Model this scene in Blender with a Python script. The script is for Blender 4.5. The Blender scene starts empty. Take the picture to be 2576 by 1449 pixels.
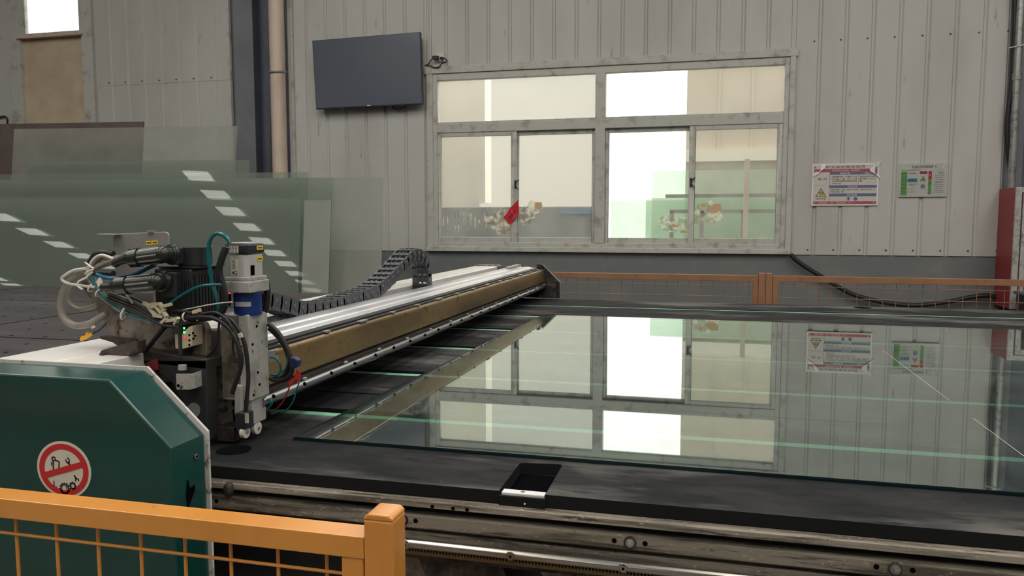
import bpy, bmesh, math, random
from mathutils import Vector, Matrix
random.seed(7)
S = bpy.context.scene
COL = S.collection
# ------------------------------------------------------------------ camera, world, lights, exposure
cam_d = bpy.data.cameras.new('camera'); cam = bpy.data.objects.new('camera', cam_d); COL.objects.link(cam)
cam_d.sensor_fit = 'HORIZONTAL'; cam_d.sensor_width = 36.0; cam_d.lens = 36.0 * 1936.0 / 2576.0
cam_d.clip_start = 0.05; cam_d.clip_end = 300
cam.location = (0, 0, 1.45)
cam.rotation_euler = (math.radians(90) - math.atan(167 / 1936.0), 0, math.radians(14.0))
S.camera = cam
S.view_settings.view_transform = 'Standard'; S.view_settings.look = 'None'
S.view_settings.exposure = -0.45; S.view_settings.gamma = 1.0; S.view_settings.use_curve_mapping = False
W = bpy.data.worlds.new('hazy_sky'); S.world = W; W.use_nodes = True
bg = W.node_tree.nodes['Background']; bg.inputs[0].default_value = (1.0, 0.968, 0.92, 1); bg.inputs[1].default_value = 4.0
S.cycles.max_bounces = 10; S.cycles.diffuse_bounces = 4; S.cycles.glossy_bounces = 5
S.cycles.transparent_max_bounces = 40; S.cycles.transmission_bounces = 8
S.cycles.caustics_reflective = False; S.cycles.caustics_refractive = False
S.cycles.sample_clamp_indirect = 4.0; S.cycles.use_denoising = True
SKYLIGHT_FILL = 9.0      # radiance of the daylit roof panels and the added fill panels

# ------------------------------------------------------------------ material helpers
def lin(r, g, b):
    f = lambda c: (c / 255 / 12.92) if c / 255 <= 0.04045 else ((c / 255 + 0.055) / 1.055) ** 2.4
    return (f(r), f(g), f(b), 1)
def new_mat(name):
    m = bpy.data.materials.new(name); m.use_nodes = True
    nt = m.node_tree
    for n in list(nt.nodes): nt.nodes.remove(n)
    return m, nt, nt.nodes.new('ShaderNodeOutputMaterial')
def noise_fac(nt, scale, lo, hi, stretch=(1, 1, 1), detail=4.0, rough=0.6, dist=0.0):
    tc = nt.nodes.new('ShaderNodeNewGeometry')
    mp = nt.nodes.new('ShaderNodeMapping'); mp.inputs['Scale'].default_value = stretch
    nt.links.new(tc.outputs['Position'], mp.inputs['Vector'])
    n = nt.nodes.new('ShaderNodeTexNoise'); n.inputs['Scale'].default_value = scale; n.inputs['Detail'].default_value = detail
    n.inputs['Roughness'].default_value = rough; n.inputs['Distortion'].default_value = dist
    nt.links.new(mp.outputs[0], n.inputs['Vector'])
    r = nt.nodes.new('ShaderNodeMapRange'); r.inputs['From Min'].default_value = lo; r.inputs['From Max'].default_value = hi
    nt.links.new(n.outputs['Fac'], r.inputs['Value'])
    return r.outputs[0]
def mixcol(nt, fac, a, b):
    mx = nt.nodes.new('ShaderNodeMix'); mx.data_type = 'RGBA'
    for v, i in ((a, 6), (b, 7)):
        if isinstance(v, (tuple, list)): mx.inputs[i].default_value = v
        else: nt.links.new(v, mx.inputs[i])
    if isinstance(fac, float): mx.inputs[0].default_value = fac
    else: nt.links.new(fac, mx.inputs[0])
    return mx.outputs[2]
def M(name, col, rough=0.5, metal=0.0, spec=0.5, var=(), bump=None, coat=0.0):
    """var: list of (colour2, scale, lo, hi, stretch)"""
    m, nt, out = new_mat(name)
    p = nt.nodes.new('ShaderNodeBsdfPrincipled'); nt.links.new(p.outputs[0], out.inputs[0])
    p.inputs['Roughness'].default_value = rough; p.inputs['Metallic'].default_value = metal
    p.inputs['Specular IOR Level'].default_value = spec; p.inputs['Coat Weight'].default_value = coat; p.inputs['Coat Roughness'].default_value = 0.28
    c = col
    for v in var:
        f = noise_fac(nt, v[1], v[2], v[3], v[4] if len(v) > 4 else (1, 1, 1))
        c = mixcol(nt, f, c, v[0])
    if isinstance(c, tuple): p.inputs['Base Color'].default_value = c
    else: nt.links.new(c, p.inputs['Base Color'])
    if bump:
        b = nt.nodes.new('ShaderNodeBump'); b.inputs['Strength'].default_value = bump[1]; b.inputs['Distance'].default_value = bump[2] if len(bump) > 2 else 0.002
        nt.links.new(noise_fac(nt, bump[0], 0.0, 1.0, bump[3] if len(bump) > 3 else (1, 1, 1)), b.inputs['Height'])
        nt.links.new(b.outputs[0], p.inputs['Normal'])
    return m
def emit(name, col, strength):
    m, nt, out = new_mat(name)
    e = nt.nodes.new('ShaderNodeEmission'); e.inputs[0].default_value = col; e.inputs[1].default_value = strength
    nt.links.new(e.outputs[0], out.inputs[0]); return m
def thin_glass(name, tint, dust=(0.5, 0.5, 0.48, 1), d0=0.05, d1=0.25, rough=0.0, scale=3.0, translucent=0.5, stretch=(1, 1, 1), lo=0.35, hi=0.75, layers=2.0):
    """a sheet of glass: tinted see-through, mirror reflection of its two faces by Fresnel, and a film of dust"""
    m, nt, out = new_mat(name)
    N = nt.nodes.new; L = nt.links.new
    fr = N('ShaderNodeFresnel'); fr.inputs['IOR'].default_value = 1.52
    def math_(op, a, b):
        n = N('ShaderNodeMath'); n.operation = op
        for i, v in enumerate((a, b)):
            if isinstance(v, (int, float)): n.inputs[i].default_value = v
            else: L(v, n.inputs[i])
        return n.outputs[0]
    R = fr.outputs[0]
    two = math_('DIVIDE', math_('MULTIPLY', R, layers), math_('ADD', math_('MULTIPLY', R, layers - 1.0), 1.0))
    geo = N('ShaderNodeNewGeometry')
    front = math_('SUBTRACT', 1.0, geo.outputs['Backfacing'])
    fac = math_('MULTIPLY', two, front)
    tr = N('ShaderNodeBsdfTransparent'); tr.inputs[0].default_value = tint
    gl = N('ShaderNodeBsdfGlossy'); gl.inputs['Roughness'].default_value = rough; gl.inputs[0].default_value = (0.93, 0.97, 0.95, 1)
    m1 = N('ShaderNodeMixShader'); L(fac, m1.inputs[0]); L(tr.outputs[0], m1.inputs[1]); L(gl.outputs[0], m1.inputs[2])
    df = N('ShaderNodeBsdfDiffuse'); df.inputs[0].default_value = dust
    tl = N('ShaderNodeBsdfTranslucent'); tl.inputs[0].default_value = dust
    m2 = N('ShaderNodeMixShader'); m2.inputs[0].default_value = translucent; L(df.outputs[0], m2.inputs[1]); L(tl.outputs[0], m2.inputs[2])
    n = noise_fac(nt, scale, lo, hi, stretch)
    r = N('ShaderNodeMapRange'); r.inputs['To Min'].default_value = d0; r.inputs['To Max'].default_value = d1; L(n, r.inputs['Value'])
    m3 = N('ShaderNodeMixShader'); L(math_('MULTIPLY', r.outputs[0], front), m3.inputs[0]); L(m1.outputs[0], m3.inputs[1]); L(m2.outputs[0], m3.inputs[2])
    L(m3.outputs[0], out.inputs[0]); return m

# ------------------------------------------------------------------ mesh helpers
class MB:
    def __init__(s): s.v = []; s.f = []; s.m = []
    def face(s, idx, mi=0): s.f.append(tuple(idx)); s.m.append(mi)
    def add(s, vs, fs, mi=0):
        o = len(s.v); s.v += [tuple(v) for v in vs]
        for f in fs: s.face([i + o for i in f], mi)
        return s
    def box(s, x0, x1, y0, y1, z0, z1, mi=0):
        return s.add([(x0,y0,z0),(x1,y0,z0),(x1,y1,z0),(x0,y1,z0),(x0,y0,z1),(x1,y0,z1),(x1,y1,z1),(x0,y1,z1)],
                     [(3,2,1,0),(4,5,6,7),(0,1,5,4),(1,2,6,5),(2,3,7,6),(3,0,4,7)], mi)
    def prism(s, poly, axis, a, b, mi=0):
        n = len(poly)
        def P(p, t): return {'x': (t, p[0], p[1]), 'y': (p[0], t, p[1]), 'z': (p[0], p[1], t)}[axis]
        vs = [P(p, a) for p in poly] + [P(p, b) for p in poly]
        return s.add(vs, [tuple(range(n))[::-1], tuple(range(n, 2*n))] + [(i, (i+1) % n, (i+1) % n + n, i+n) for i in range(n)], mi)
    def obox(s, c, ax, ay, az, mi=0):
        c, ax, ay, az = Vector(c), Vector(ax), Vector(ay), Vector(az)
        vs = [c + sx*ax + sy*ay + sz*az for sz in (-1, 1) for sx, sy in ((-1,-1),(1,-1),(1,1),(-1,1))]
        return s.add(vs, [(3,2,1,0),(4,5,6,7),(0,1,5,4),(1,2,6,5),(2,3,7,6),(3,0,4,7)], mi)
    def bar(s, p0, p1, w, h, mi=0):
        p0, p1 = Vector(p0), Vector(p1); d = (p1-p0); u = d.normalized()
        r = Vector((0,0,1)) if abs(u.z) < 0.9 else Vector((0,1,0))
        sx = u.cross(r).normalized(); sy = sx.cross(u)
        return s.obox((p0+p1)/2, d/2, sx*w/2, sy*h/2, mi)
    def cyl(s, p0, p1, r0, r1=None, seg=16, caps=True, mi=0):
        r1 = r0 if r1 is None else r1
        p0, p1 = Vector(p0), Vector(p1); u = (p1-p0).normalized()
        r = Vector((0,0,1)) if abs(u.z) < 0.9 else Vector((1,0,0))
        a = u.cross(r).normalized(); b = u.cross(a)
        vs = []
        for p, rr in ((p0, r0), (p1, r1)):
            vs += [p + (a*math.cos(2*math.pi*i/seg) + b*math.sin(2*math.pi*i/seg))*rr for i in range(seg)]
        fs = [(i, (i+1) % seg, (i+1) % seg+seg, i+seg) for i in range(seg)]
        if caps: fs += [tuple(range(seg))[::-1], tuple(range(seg, 2*seg))]
        return s.add(vs, fs, mi)
    def tube(s, pts, r, seg=8, sub=5, mi=0):
        P = [Vector(p) for p in pts]
        if sub > 1 and len(P) > 2:
            Q = []
            for i in range(len(P)-1):
                p0, p1, p2, p3 = P[max(i-1,0)], P[i], P[i+1], P[min(i+2,len(P)-1)]
                for k in range(sub):
                    t = k/sub
                    Q.append(0.5*((2*p1)+(p2-p0)*t+(2*p0-5*p1+4*p2-p3)*t*t+(3*p1-p0-3*p2+p3)*t**3))
            Q.append(P[-1]); P = Q
        a = None; vs = []; n = len(P)
        for i, p in enumerate(P):
            u = (P[min(i+1,n-1)] - P[max(i-1,0)]).normalized()
            if a is None:
                a = u.cross(Vector((0.3,0.2,1))).normalized()
            a = (a - u*a.dot(u)).normalized(); b = u.cross(a)
            vs += [p + (a*math.cos(2*math.pi*k/seg)+b*math.sin(2*math.pi*k/seg))*r for k in range(seg)]
        fs = [(i*seg+k, i*seg+(k+1) % seg, (i+1)*seg+(k+1) % seg, (i+1)*seg+k) for i in range(n-1) for k in range(seg)]
        fs += [tuple(range(seg))[::-1], tuple(range((n-1)*seg, n*seg))]
        return s.add(vs, fs, mi)
    def torus(s, c, axis, R, r, seg=24, rs=8, mi=0):
        u = Vector(axis).normalized(); q = Vector((0,0,1)) if abs(u.z) < 0.9 else Vector((1,0,0))
        a = u.cross(q).normalized(); b = u.cross(a); c = Vector(c); vs = []
        for i in range(seg):
            d = a*math.cos(2*math.pi*i/seg)+b*math.sin(2*math.pi*i/seg)
            vs += [c + d*(R+r*math.cos(2*math.pi*k/rs)) + u*r*math.sin(2*math.pi*k/rs) for k in range(rs)]
        return s.add(vs, [(i*rs+k, ((i+1) % seg)*rs+k, ((i+1) % seg)*rs+(k+1) % rs, i*rs+(k+1) % rs) for i in range(seg) for k in range(rs)], mi)
    def sphere(s, c, r, seg=12, rings=8, sz=1.0, mi=0):
        c = Vector(c); vs = []
        for j in range(rings+1):
            t = math.pi*j/rings
            for i in range(seg):
                f = 2*math.pi*i/seg
                vs.append(c + Vector((r*math.sin(t)*math.cos(f), r*math.sin(t)*math.sin(f), r*sz*math.cos(t))))
        return s.add(vs, [(j*seg+i, (j+1)*seg+i, (j+1)*seg+(i+1) % seg, j*seg+(i+1) % seg) for j in range(rings) for i in range(seg)], mi)
    def build(s, name, mats, parent=None, bevel=0.0, smooth=35, segs=2, **tag):
        me = bpy.data.meshes.new(name)
        mats = mats if isinstance(mats, (list, tuple)) else [mats]
        for m in mats: me.materials.append(m)
        me.from_pydata(s.v, [], s.f)
        me.polygons.foreach_set('material_index', s.m)
        bm = bmesh.new(); bm.from_mesh(me)
        bmesh.ops.remove_doubles(bm, verts=bm.verts, dist=1e-6)
        bmesh.ops.recalc_face_normals(bm, faces=bm.faces)
        if bevel:
            es = [e for e in bm.edges if len(e.link_faces) == 2 and e.calc_face_angle(0) > 0.5]
            bmesh.ops.bevel(bm, geom=es, offset=bevel, segments=segs, profile=0.5, affect='EDGES', clamp_overlap=True)
        bm.to_mesh(me); bm.free()
        if smooth:
            me.polygons.foreach_set('use_smooth', [True]*len(me.polygons)); me.set_sharp_from_angle(angle=math.radians(14 if bevel else smooth))
        o = bpy.data.objects.new(name, me); COL.objects.link(o)
        put(o, parent); props(o, **tag); return o
def put(o, parent):
    if parent is not None:
        o.parent = parent
        o.matrix_parent_inverse = world_of(parent).inverted()
def world_of(o):
    mw = Matrix.LocRotScale(o.location, o.rotation_euler, o.scale)
    return (world_of(o.parent) @ o.matrix_parent_inverse @ mw) if o.parent else mw
def props(o, label=None, cat=None, group=None, kind=None):
    if label: o['label'] = label
    if cat: o['category'] = cat
    if group: o['group'] = group
    if kind: o['kind'] = kind
def thing(name, loc, label, cat, group=None, kind=None):
    o = bpy.data.objects.new(name, None); COL.objects.link(o); o.location = loc; o.empty_display_size = 0.1
    props(o, label, cat, group, kind); return o
def box(name, mat, parent, x0, x1, y0, y1, z0, z1, bevel=0.0, **t):
    return MB().box(x0, x1, y0, y1, z0, z1).build(name, mat, parent, bevel=bevel, **t)
def tube(name, mat, parent, pts, r, seg=8, sub=5, **t):
    return MB().tube(pts, r, seg, sub).build(name, mat, parent, smooth=60, **t)
def copy_of(o, parent, M_=None, **t):
    c = o.copy(); COL.objects.link(c); c.parent = parent
    if M_ is not None: c.matrix_parent_inverse = world_of(parent).inverted(); c.matrix_local = M_
    for ch in list(o.children):
        d = ch.copy(); COL.objects.link(d); d.parent = c
    props(c, **t); return c
def lettering(name, text, mat, parent, x0, x1, z0, z1, y, **t):
    """flat print in a plane facing -Y, fitted to the rectangle"""
    cu = bpy.data.curves.new('text', 'FONT'); cu.body = text; cu.size = 1.0; cu.resolution_u = 3
    tmp = bpy.data.objects.new('text', cu); COL.objects.link(tmp)
    dg = bpy.context.evaluated_depsgraph_get(); dg.update()
    me = bpy.data.meshes.new_from_object(tmp.evaluated_get(dg))
    bpy.data.objects.remove(tmp); bpy.data.curves.remove(cu)
    if not len(me.vertices): return None
    xs = [v.co.x for v in me.vertices]; ys = [v.co.y for v in me.vertices]
    ax, bx, ay, by = min(xs), max(xs), min(ys), max(ys)
    for v in me.vertices:
        v.co = (x0+(v.co.x-ax)/(bx-ax)*(x1-x0), y, z0+(v.co.y-ay)/max(by-ay,1e-6)*(z1-z0))
    me.materials.clear(); me.materials.append(mat); me.name = name
    o = bpy.data.objects.new(name, me); COL.objects.link(o); put(o, parent); props(o, **t); return o
def flat(name, mat, parent, poly, y, d=0.0006, **t):
    """thin flat piece facing -Y from an (x, z) outline"""
    return MB().prism(poly, 'y', y-d, y).build(name, mat, parent, smooth=0, **t)

# ------------------------------------------------------------------ materials
m_wall = M('white_wall_panel', lin(193,193,190), 0.5, var=[(lin(178,176,170), 1.2, 0.45, 0.75, (1,1,.35)), (lin(140,130,120), 9, 0.66, 0.8, (1,1,.25))], bump=(3, .15, .01))
m_dado = M('haze_lifted_dado_paint', lin(112,116,118), 0.6, var=[(lin(130,131,128), 2, .5, .75)])  # grey paint, its colour lightened to carry the haze of the air
m_trim = M('dirty_white_trim', lin(192,191,185), 0.5, var=[(lin(150,145,136), 7, .52, .74, (1,1,1)), (lin(110,103,96), 28, .66, .78)])
m_frame = M('dirty_white_frame', lin(190,190,185), 0.45, var=[(lin(146,142,134), 8, .52, .72), (lin(104,98,92), 26, .66, .78)])
m_column = M('blue_grey_steel', lin(124,127,136), 0.5, var=[(lin(112,114,122), 2, .4, .7)])
m_column_dark = M('dark_steel', lin(96,102,118), 0.55, var=[(lin(84,88,102), 2, .4, .7)])
m_black_steel = M('black_steel', lin(42,44,46), 0.45, var=[(lin(60,58,55), 8, .5, .8)])
m_pipe = M('cream_plastic_pipe', lin(214,196,182), 0.35, var=[(lin(190,165,145), 4, .5, .8, (1,1,.4))])
m_galv = M('galvanized_pipe', lin(168,170,168), 0.35, .6, var=[(lin(110,108,104), 14, .5, .75)])
m_tan = M('stained_tan_board', lin(204,188,164), 0.7, var=[(lin(184,166,142), 3, .4, .7), (lin(110,82,56), 14, .66, .74, (1,1,6))])
m_wood = M('dark_plank', lin(86,78,74), 0.7, var=[(lin(64,58,56), 10, .4, .7, (1,1,.1))])
m_brown = M('dark_brown_board', lin(92,80,76), 0.55, var=[(lin(74,64,62), 5, .4, .7), (lin(150,140,132), 40, .74, .78)])
m_floor = M('concrete_floor', lin(104,102,98), 0.55, var=[(lin(82,80,76), 1.2, .4, .7), (lin(60,58,55), 6, .6, .75)])
m_ceil = M('grey_roof_sheet', lin(120,124,122), 0.6)
m_farwall = M('dim_grey_wall', lin(112,118,114), 0.7)
m_sky = emit('daylit_and_fill_panel', (1.0, 0.945, 0.85, 1), SKYLIGHT_FILL)
m_felt = M('black_felt', (0.0115, 0.0125, 0.0152, 1), 0.8, spec=.2, var=[((0.030,0.0305,0.0335,1), 9.0, .42, .66, (.4,1,1)), ((0.17,0.163,0.157,1), 2.6, .49, .70, (.5,1.6,1)), ((0.009,0.009,0.011,1), 34, .52, .72, (.35,1,1)), ((0.34,0.33,0.32,1), 130, .715, .74)], bump=(320, .5, .0015))
m_felt_side = M('felt_board_edge', (0.010, 0.0105, 0.012, 1), 0.9, spec=.2)
m_airboard = M('grey_black_air_board', lin(66,63,66), 0.7, spec=.3, var=[(lin(92,89,90), 3, .45, .8, (.4,1,1)), (lin(44,42,45), 9, .55, .8, (.4,1,1))], bump=(150, .4, .001))
m_hole = M('black_void', (0.004,0.004,0.005,1), 0.9, spec=0)
m_belt = M('green_belt', lin(128,190,160), 0.5)
m_alu_dirty = M('dirty_aluminium_profile', lin(146,138,126), 0.55, .3, var=[(lin(88,82,74), 40, .46, .60, (.06,1,1)), (lin(58,53,49), 90, .55, .68, (.08,1,1)), (lin(190,178,156), 220, .62, .70, (.3,1,1)), (lin(40,38,36), 150, .66, .70)], bump=(200, .4, .001, (.1,1,1)))
m_steel = M('polished_steel', lin(186,182,176), 0.22, .95, var=[(lin(120,104,88), 9, .5, .75, (.3,1,1))])
m_chrome = M('bright_steel', lin(158,158,162), 0.27, 1.0, var=[(lin(150,145,140), 20, .6, .8, (1,.2,1))])
m_alu = M('brushed_aluminium', lin(196,195,192), 0.38, .35, var=[(lin(160,155,148), 16, .48, .65), (lin(88,82,76), 48, .64, .70)])
m_alu_top = M('worn_silver_cover', lin(222,223,230), 0.26, .3, coat=.6, var=[(lin(160,156,150), 7, .5, .75, (1,.3,1))])
m_white_beam = M('white_painted_beam', lin(240,238,236), 0.3, coat=.6, var=[(lin(196,184,168), 5, .55, .8, (1,.3,1)), (lin(130,110,90), 16, .68, .8)])
m_gold = M('bronze_anodised_beam', lin(158,133,94), 0.32, .7, var=[(lin(124,102,72), 7, .45, .65, (1,.2,1)), (lin(92,76,58), 20, .60, .7), (lin(196,176,138), 160, .68, .72)])
m_rail_black = M('blackened_rail', lin(46,46,48), 0.45, .3, var=[(lin(70,68,66), 12, .5, .75)])
m_green = M('dark_green_paint', lin(5,66,62), 0.3, spec=.5, coat=.5, var=[(lin(5,56,53), 4, .4, .7), (lin(50,100,94), 26, .72, .8)], bump=(90, .08, .001))
m_edge_white = M('chipped_white_edge', lin(206,204,200), 0.5, var=[(lin(80,70,66), 30, .58, .7)])
m_orange = M('orange_paint', lin(224,152,66), 0.36, coat=1.0, var=[(lin(208,136,54), 5, .45, .75), (lin(120,84,40), 24, .70, .78)])
m_orange_shade = M('shade_dulled_orange', lin(150,108,80), 0.5, var=[(lin(126,90,66), 6, .45, .75)])  # orange dulled to brown: backlit shade and haze mixed into the colour
m_taupe = M('soiled_taupe_steel', lin(142,132,122), 0.5, .3, var=[(lin(100,90,82), 14, .45, .62), (lin(56,48,44), 26, .56, .68), (lin(170,162,150), 80, .66, .72)])
m_grimy = M('grimy_dark_steel', lin(74,66,62), 0.55, .35, var=[(lin(40,36,36), 18, .45, .6), (lin(112,98,86), 40, .60, .70)])
m_bracket = M('satin_sheet_steel', lin(176,172,170), 0.36, .6, var=[(lin(148,142,138), 5, .45, .75), (lin(110,100,94), 16, .64, .8)])
m_motor = M('black_motor_paint', lin(44,46,50), 0.36, .1, spec=.5, var=[(lin(64,64,66), 12, .55, .8)])
m_connector = M('olive_black_connector', lin(42,46,42), 0.25, .2, spec=.6)
m_rubber = M('black_cable', lin(34,34,37), 0.42, spec=.45)
m_greyhose = M('grey_hose', lin(132,127,118), 0.42, var=[(lin(104,98,90), 16, .5, .8)])
m_whitewire = M('white_wire', lin(206,202,196), 0.4)
m_teal = M('teal_air_tube', lin(12,100,108), 0.22, spec=.6)
m_blue_tube = M('blue_air_tube', lin(24,106,150), 0.25, spec=.6)
m_zip = M('white_zip_tie', lin(222,218,208), 0.45)
m_beige = M('beige_plastic', lin(198,186,162), 0.5)
m_yellow = M('yellow_label', lin(236,206,60), 0.5)
m_ytag = M('amber_tag', lin(222,164,28), 0.45)
m_paper = M('white_paper', lin(214,212,206), 0.6)
m_ink = M('black_ink', lin(30,28,28), 0.6)
m_blue = M('blue_anodised', lin(30,60,130), 0.3, .3, spec=.6)
m_navy = M('navy_plastic', lin(34,42,84), 0.4)
m_red = M('red_plastic', lin(196,44,40), 0.45)
m_redwire = M('red_wire', lin(150,34,32), 0.4)
m_nylon = M('white_nylon_wheel', lin(222,218,210), 0.4, var=[(lin(170,160,150), 20, .6, .8)])
m_motor_alu = M('motor_aluminium', lin(216,216,216), 0.28, .35, var=[(lin(170,168,164), 8, .5, .8, (1,1,.2))])
m_chain = M('dark_plastic_chain', lin(78,80,86), 0.36, spec=.5, var=[(lin(84,84,86), 14, .55, .8)])
m_sign_red = M('sign_red', lin(196,44,48), 0.4)
m_sign_white = M('sign_white', lin(214,208,192), 0.45, var=[(lin(180,172,156), 60, .6, .8)])
m_led_g = emit('green_led', (0.1, 1.0, 0.25, 1), 3.0)
m_led_r = emit('red_led', (1.0, 0.05, 0.06, 1), 1.6)
m_tvscreen = M('glare_lifted_tv_screen', lin(92,98,112), 0.2, spec=.5)  # screen colour lifted to hold the veiling glare over it
m_tvbezel = M('black_tv_bezel', lin(46,50,58), 0.35)
m_hyd_red = M('red_cabinet', lin(150,54,58), 0.45)
m_glassdark = M('dark_glass_pane', lin(52,34,42), 0.08, spec=.6)
m_board_grey = M('notice_board_print', lin(206,200,196), 0.35)
m_board_edge = M('notice_board_edge', lin(228,228,222), 0.35)
m_pr_red = M('print_red', lin(176,82,96), 0.4)
m_pr_blue = M('print_blue', lin(100,112,138), 0.4)
m_pr_text = M('print_grey_text', lin(84,80,80), 0.5)
m_pr_white = M('print_white', lin(226,224,220), 0.45)
m_pr_yellow = M('print_yellow', lin(206,190,110), 0.5)
m_pr_green = M('print_green', lin(110,176,96), 0.4)
m_pr_cyan = M('print_cyan', lin(44,130,168), 0.4)
m_pr_darkblue = M('print_dark_blue', lin(44,78,150), 0.4)
m_tape = thin_glass('clear_plastic_sleeve', (0.93,0.94,0.93,1), dust=(.95,.95,.95,1), d0=.01, d1=.08, rough=.08, scale=14, translucent=.3)
m_edge_glass = M('dark_green_glass_edge', (0.006, 0.022, 0.026, 1), 0.15, spec=.6)
m_edge_pale = M('pale_green_glass_edge', lin(120,140,130), 0.2, spec=.6)
m_table_glass = thin_glass('clean_float_glass', (0.90,0.955,0.94,1), dust=(.42,.43,.42,1), d0=.012, d1=.075, rough=0.004, scale=5, translucent=.2)
m_sheet = thin_glass('dusty_stored_glass', (0.83,0.89,0.86,1), dust=(.42,.46,.415,1), d0=.34, d1=.42, rough=0.01, scale=.9, translucent=.3, layers=1.35)
m_sheet_d = thin_glass('very_dusty_stored_glass', (0.84,0.88,0.85,1), dust=(.44,.45,.41,1), d0=.70, d1=.80, rough=0.012, scale=1.6, translucent=.3, layers=1.4)
m_sheet_t = thin_glass('milky_stored_glass', (0.86,0.88,0.86,1), dust=(.52,.52,.48,1), d0=.38, d1=.66, rough=0.012, scale=.8, translucent=.3, layers=1.2)
m_pane = thin_glass('dusty_window_glass', (0.93,0.94,0.92,1), dust=(.80,.78,.72,1), d0=.10, d1=.26, rough=.22, scale=2.5, translucent=.85, layers=1.0)
m_outglass = thin_glass('green_stacked_glass', (0.76,0.87,0.80,1), dust=(.78,.88,.77,1), d0=.45, d1=.6, rough=.02, scale=3, translucent=.5)
m_fac_cream = M('cream_facade', lin(244,238,224), 0.6)
m_fac_grey = M('pale_grey_facade', lin(186,185,183), 0.6)
m_fac_tan = M('tan_facade', lin(206,194,178), 0.6)
m_ground = M('pale_concrete_yard', lin(190,186,176), 0.8)
m_outsteel = M('grey_rack_steel', lin(140,138,136), 0.5)
m_smear = thin_glass('paste_residue', (0.9,0.88,0.84,1), dust=(.86,.84,.77,1), d0=.02, d1=.65, scale=13, translucent=.8, lo=.42, hi=.60)
m_redpaper = M('red_paper', lin(206,36,54), 0.55)
m_kraft = M('kraft_paper', lin(214,184,144), 0.7)

# ------------------------------------------------------------------ setting: room shell
RX0, RX1, RY0, RY1, RH = -34.0, 16.0, -34.0, 9.37, 7.5
floor = box('floor', m_floor, None, RX0, RX1, RY0, RY1+.4, -.1, 0, kind='structure', label='dark concrete floor of the glass workshop')
ceiling = box('ceiling', m_ceil, None, RX0, RX1, RY0, RY1+.4, RH, RH+.1, kind='structure', label='grey sheet roof over the workshop')
box('wall_left', m_farwall, None, RX0-.2, RX0, RY0, RY1+.4, 0, RH, kind='structure', label='dim grey wall at the far left of the hall')
box('wall_right', m_farwall, None, RX1, RX1+.2, RY0, RY1+.4, 0, RH, kind='structure', label='dim grey wall at the far right of the hall')
box('wall_back', m_farwall, None, RX0, RX1, RY0-.2, RY0, 0, RH, kind='structure', label='dim grey wall behind the camera')
# translucent roof daylight panels; some unseen rows added, near ones enlarged, for fill
sk = None
for rx in (-29.2, -21.3, -11.8, -7.45, -3.1, 1.25, 5.6, 9.95, 13.0):
    for k in range(18):
        y = 4.2 - 2.05*k
        if rx in (-11.8, -21.3) and y > -7.5: continue
        if rx in (-7.45, 1.25, 9.95) and y < -5: continue  # these short rows are added, out of view, as overhead fill
        if sk is None:
            sk = box('roof_light_or_fill', m_sky, ceiling, -.48, .48, -.62, .62, -.02, 0.01)
        c = sk if sk.get('first', 1) else copy_of(sk, ceiling)
        c.matrix_parent_inverse = world_of(ceiling).inverted(); c.location = (rx, y, RH); c.scale = (.85, .80, 1) if rx in (-11.8, -21.3) else ((1.65, 1.5, 1) if abs(rx) < 8 and y > -5 else (1, 1, 1)); sk['first'] = 0

# rear wall: ribbed panels with the window opening, columns as gaps
wall = thing('wall_rear', (-1, 9.37, 0), 'white ribbed metal panel wall behind the cutting table', None, kind='structure')
WX0, WX1, WZ0, WZ1 = -3.40, 0.93, 1.075, 3.36
def panel(x0, x1, z0, z1, lap=0.0):
    y = 9.37 - lap; g, d = .018, .020
    prof = [(x0, y+d), (x0+g*.5, y+d), (x0+g*1.4, y), (x1-g*1.4, y), (x1-g*.5, y+d), (x1, y+d), (x1, y+d+.02), (x0, y+d+.02)]
    for za, zb in (((z0, 4.50), (6.30, z1)) if (z1 > 6 and -5.30 < (x0+x1)/2 < 3.0) else ((z0, z1),)):
        MB().prism(prof, 'z', za, zb).build('wall_panel', m_wall, wall, smooth=0)
TOP = RH
for k in range(0, 55):
    x1 = 2.584 - .2749*(k-2); x0 = x1 - .2749
    if x1 < -9.0: break
    x1c, x0c = min(x1, 3.10), x0
    if x0 > 3.1: continue
    segs = [(x0c, x1c)]
    if x0c < -5.36 and x1c > -6.26:           # gap for the steel column
        segs = []
        if x0c < -6.26: segs.append((x0c, -6.26))
        if x1c > -5.36: segs.append((-5.36, x1c))
    if x0c < -8.55 and x1c > -8.55: segs = [(-8.55, x1c)]
    elif x1c <= -8.55: segs = []
    for a, b in segs:
        if b - a < .03: continue
        if b <= WX0 or a >= WX1:
            if b < -5.9: panel(a, b, 1.073, 3.37); panel(a, b, 3.36, TOP, .004)
            else: panel(a, b, 1.073, TOP)
        else:
            if a < WX0: panel(a, WX0, 1.073, TOP); a = WX0
            if b > WX1: panel(WX1, b, 1.073, TOP); b = WX1
            if b - a > .02: panel(a, b, WZ1, TOP)
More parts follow.
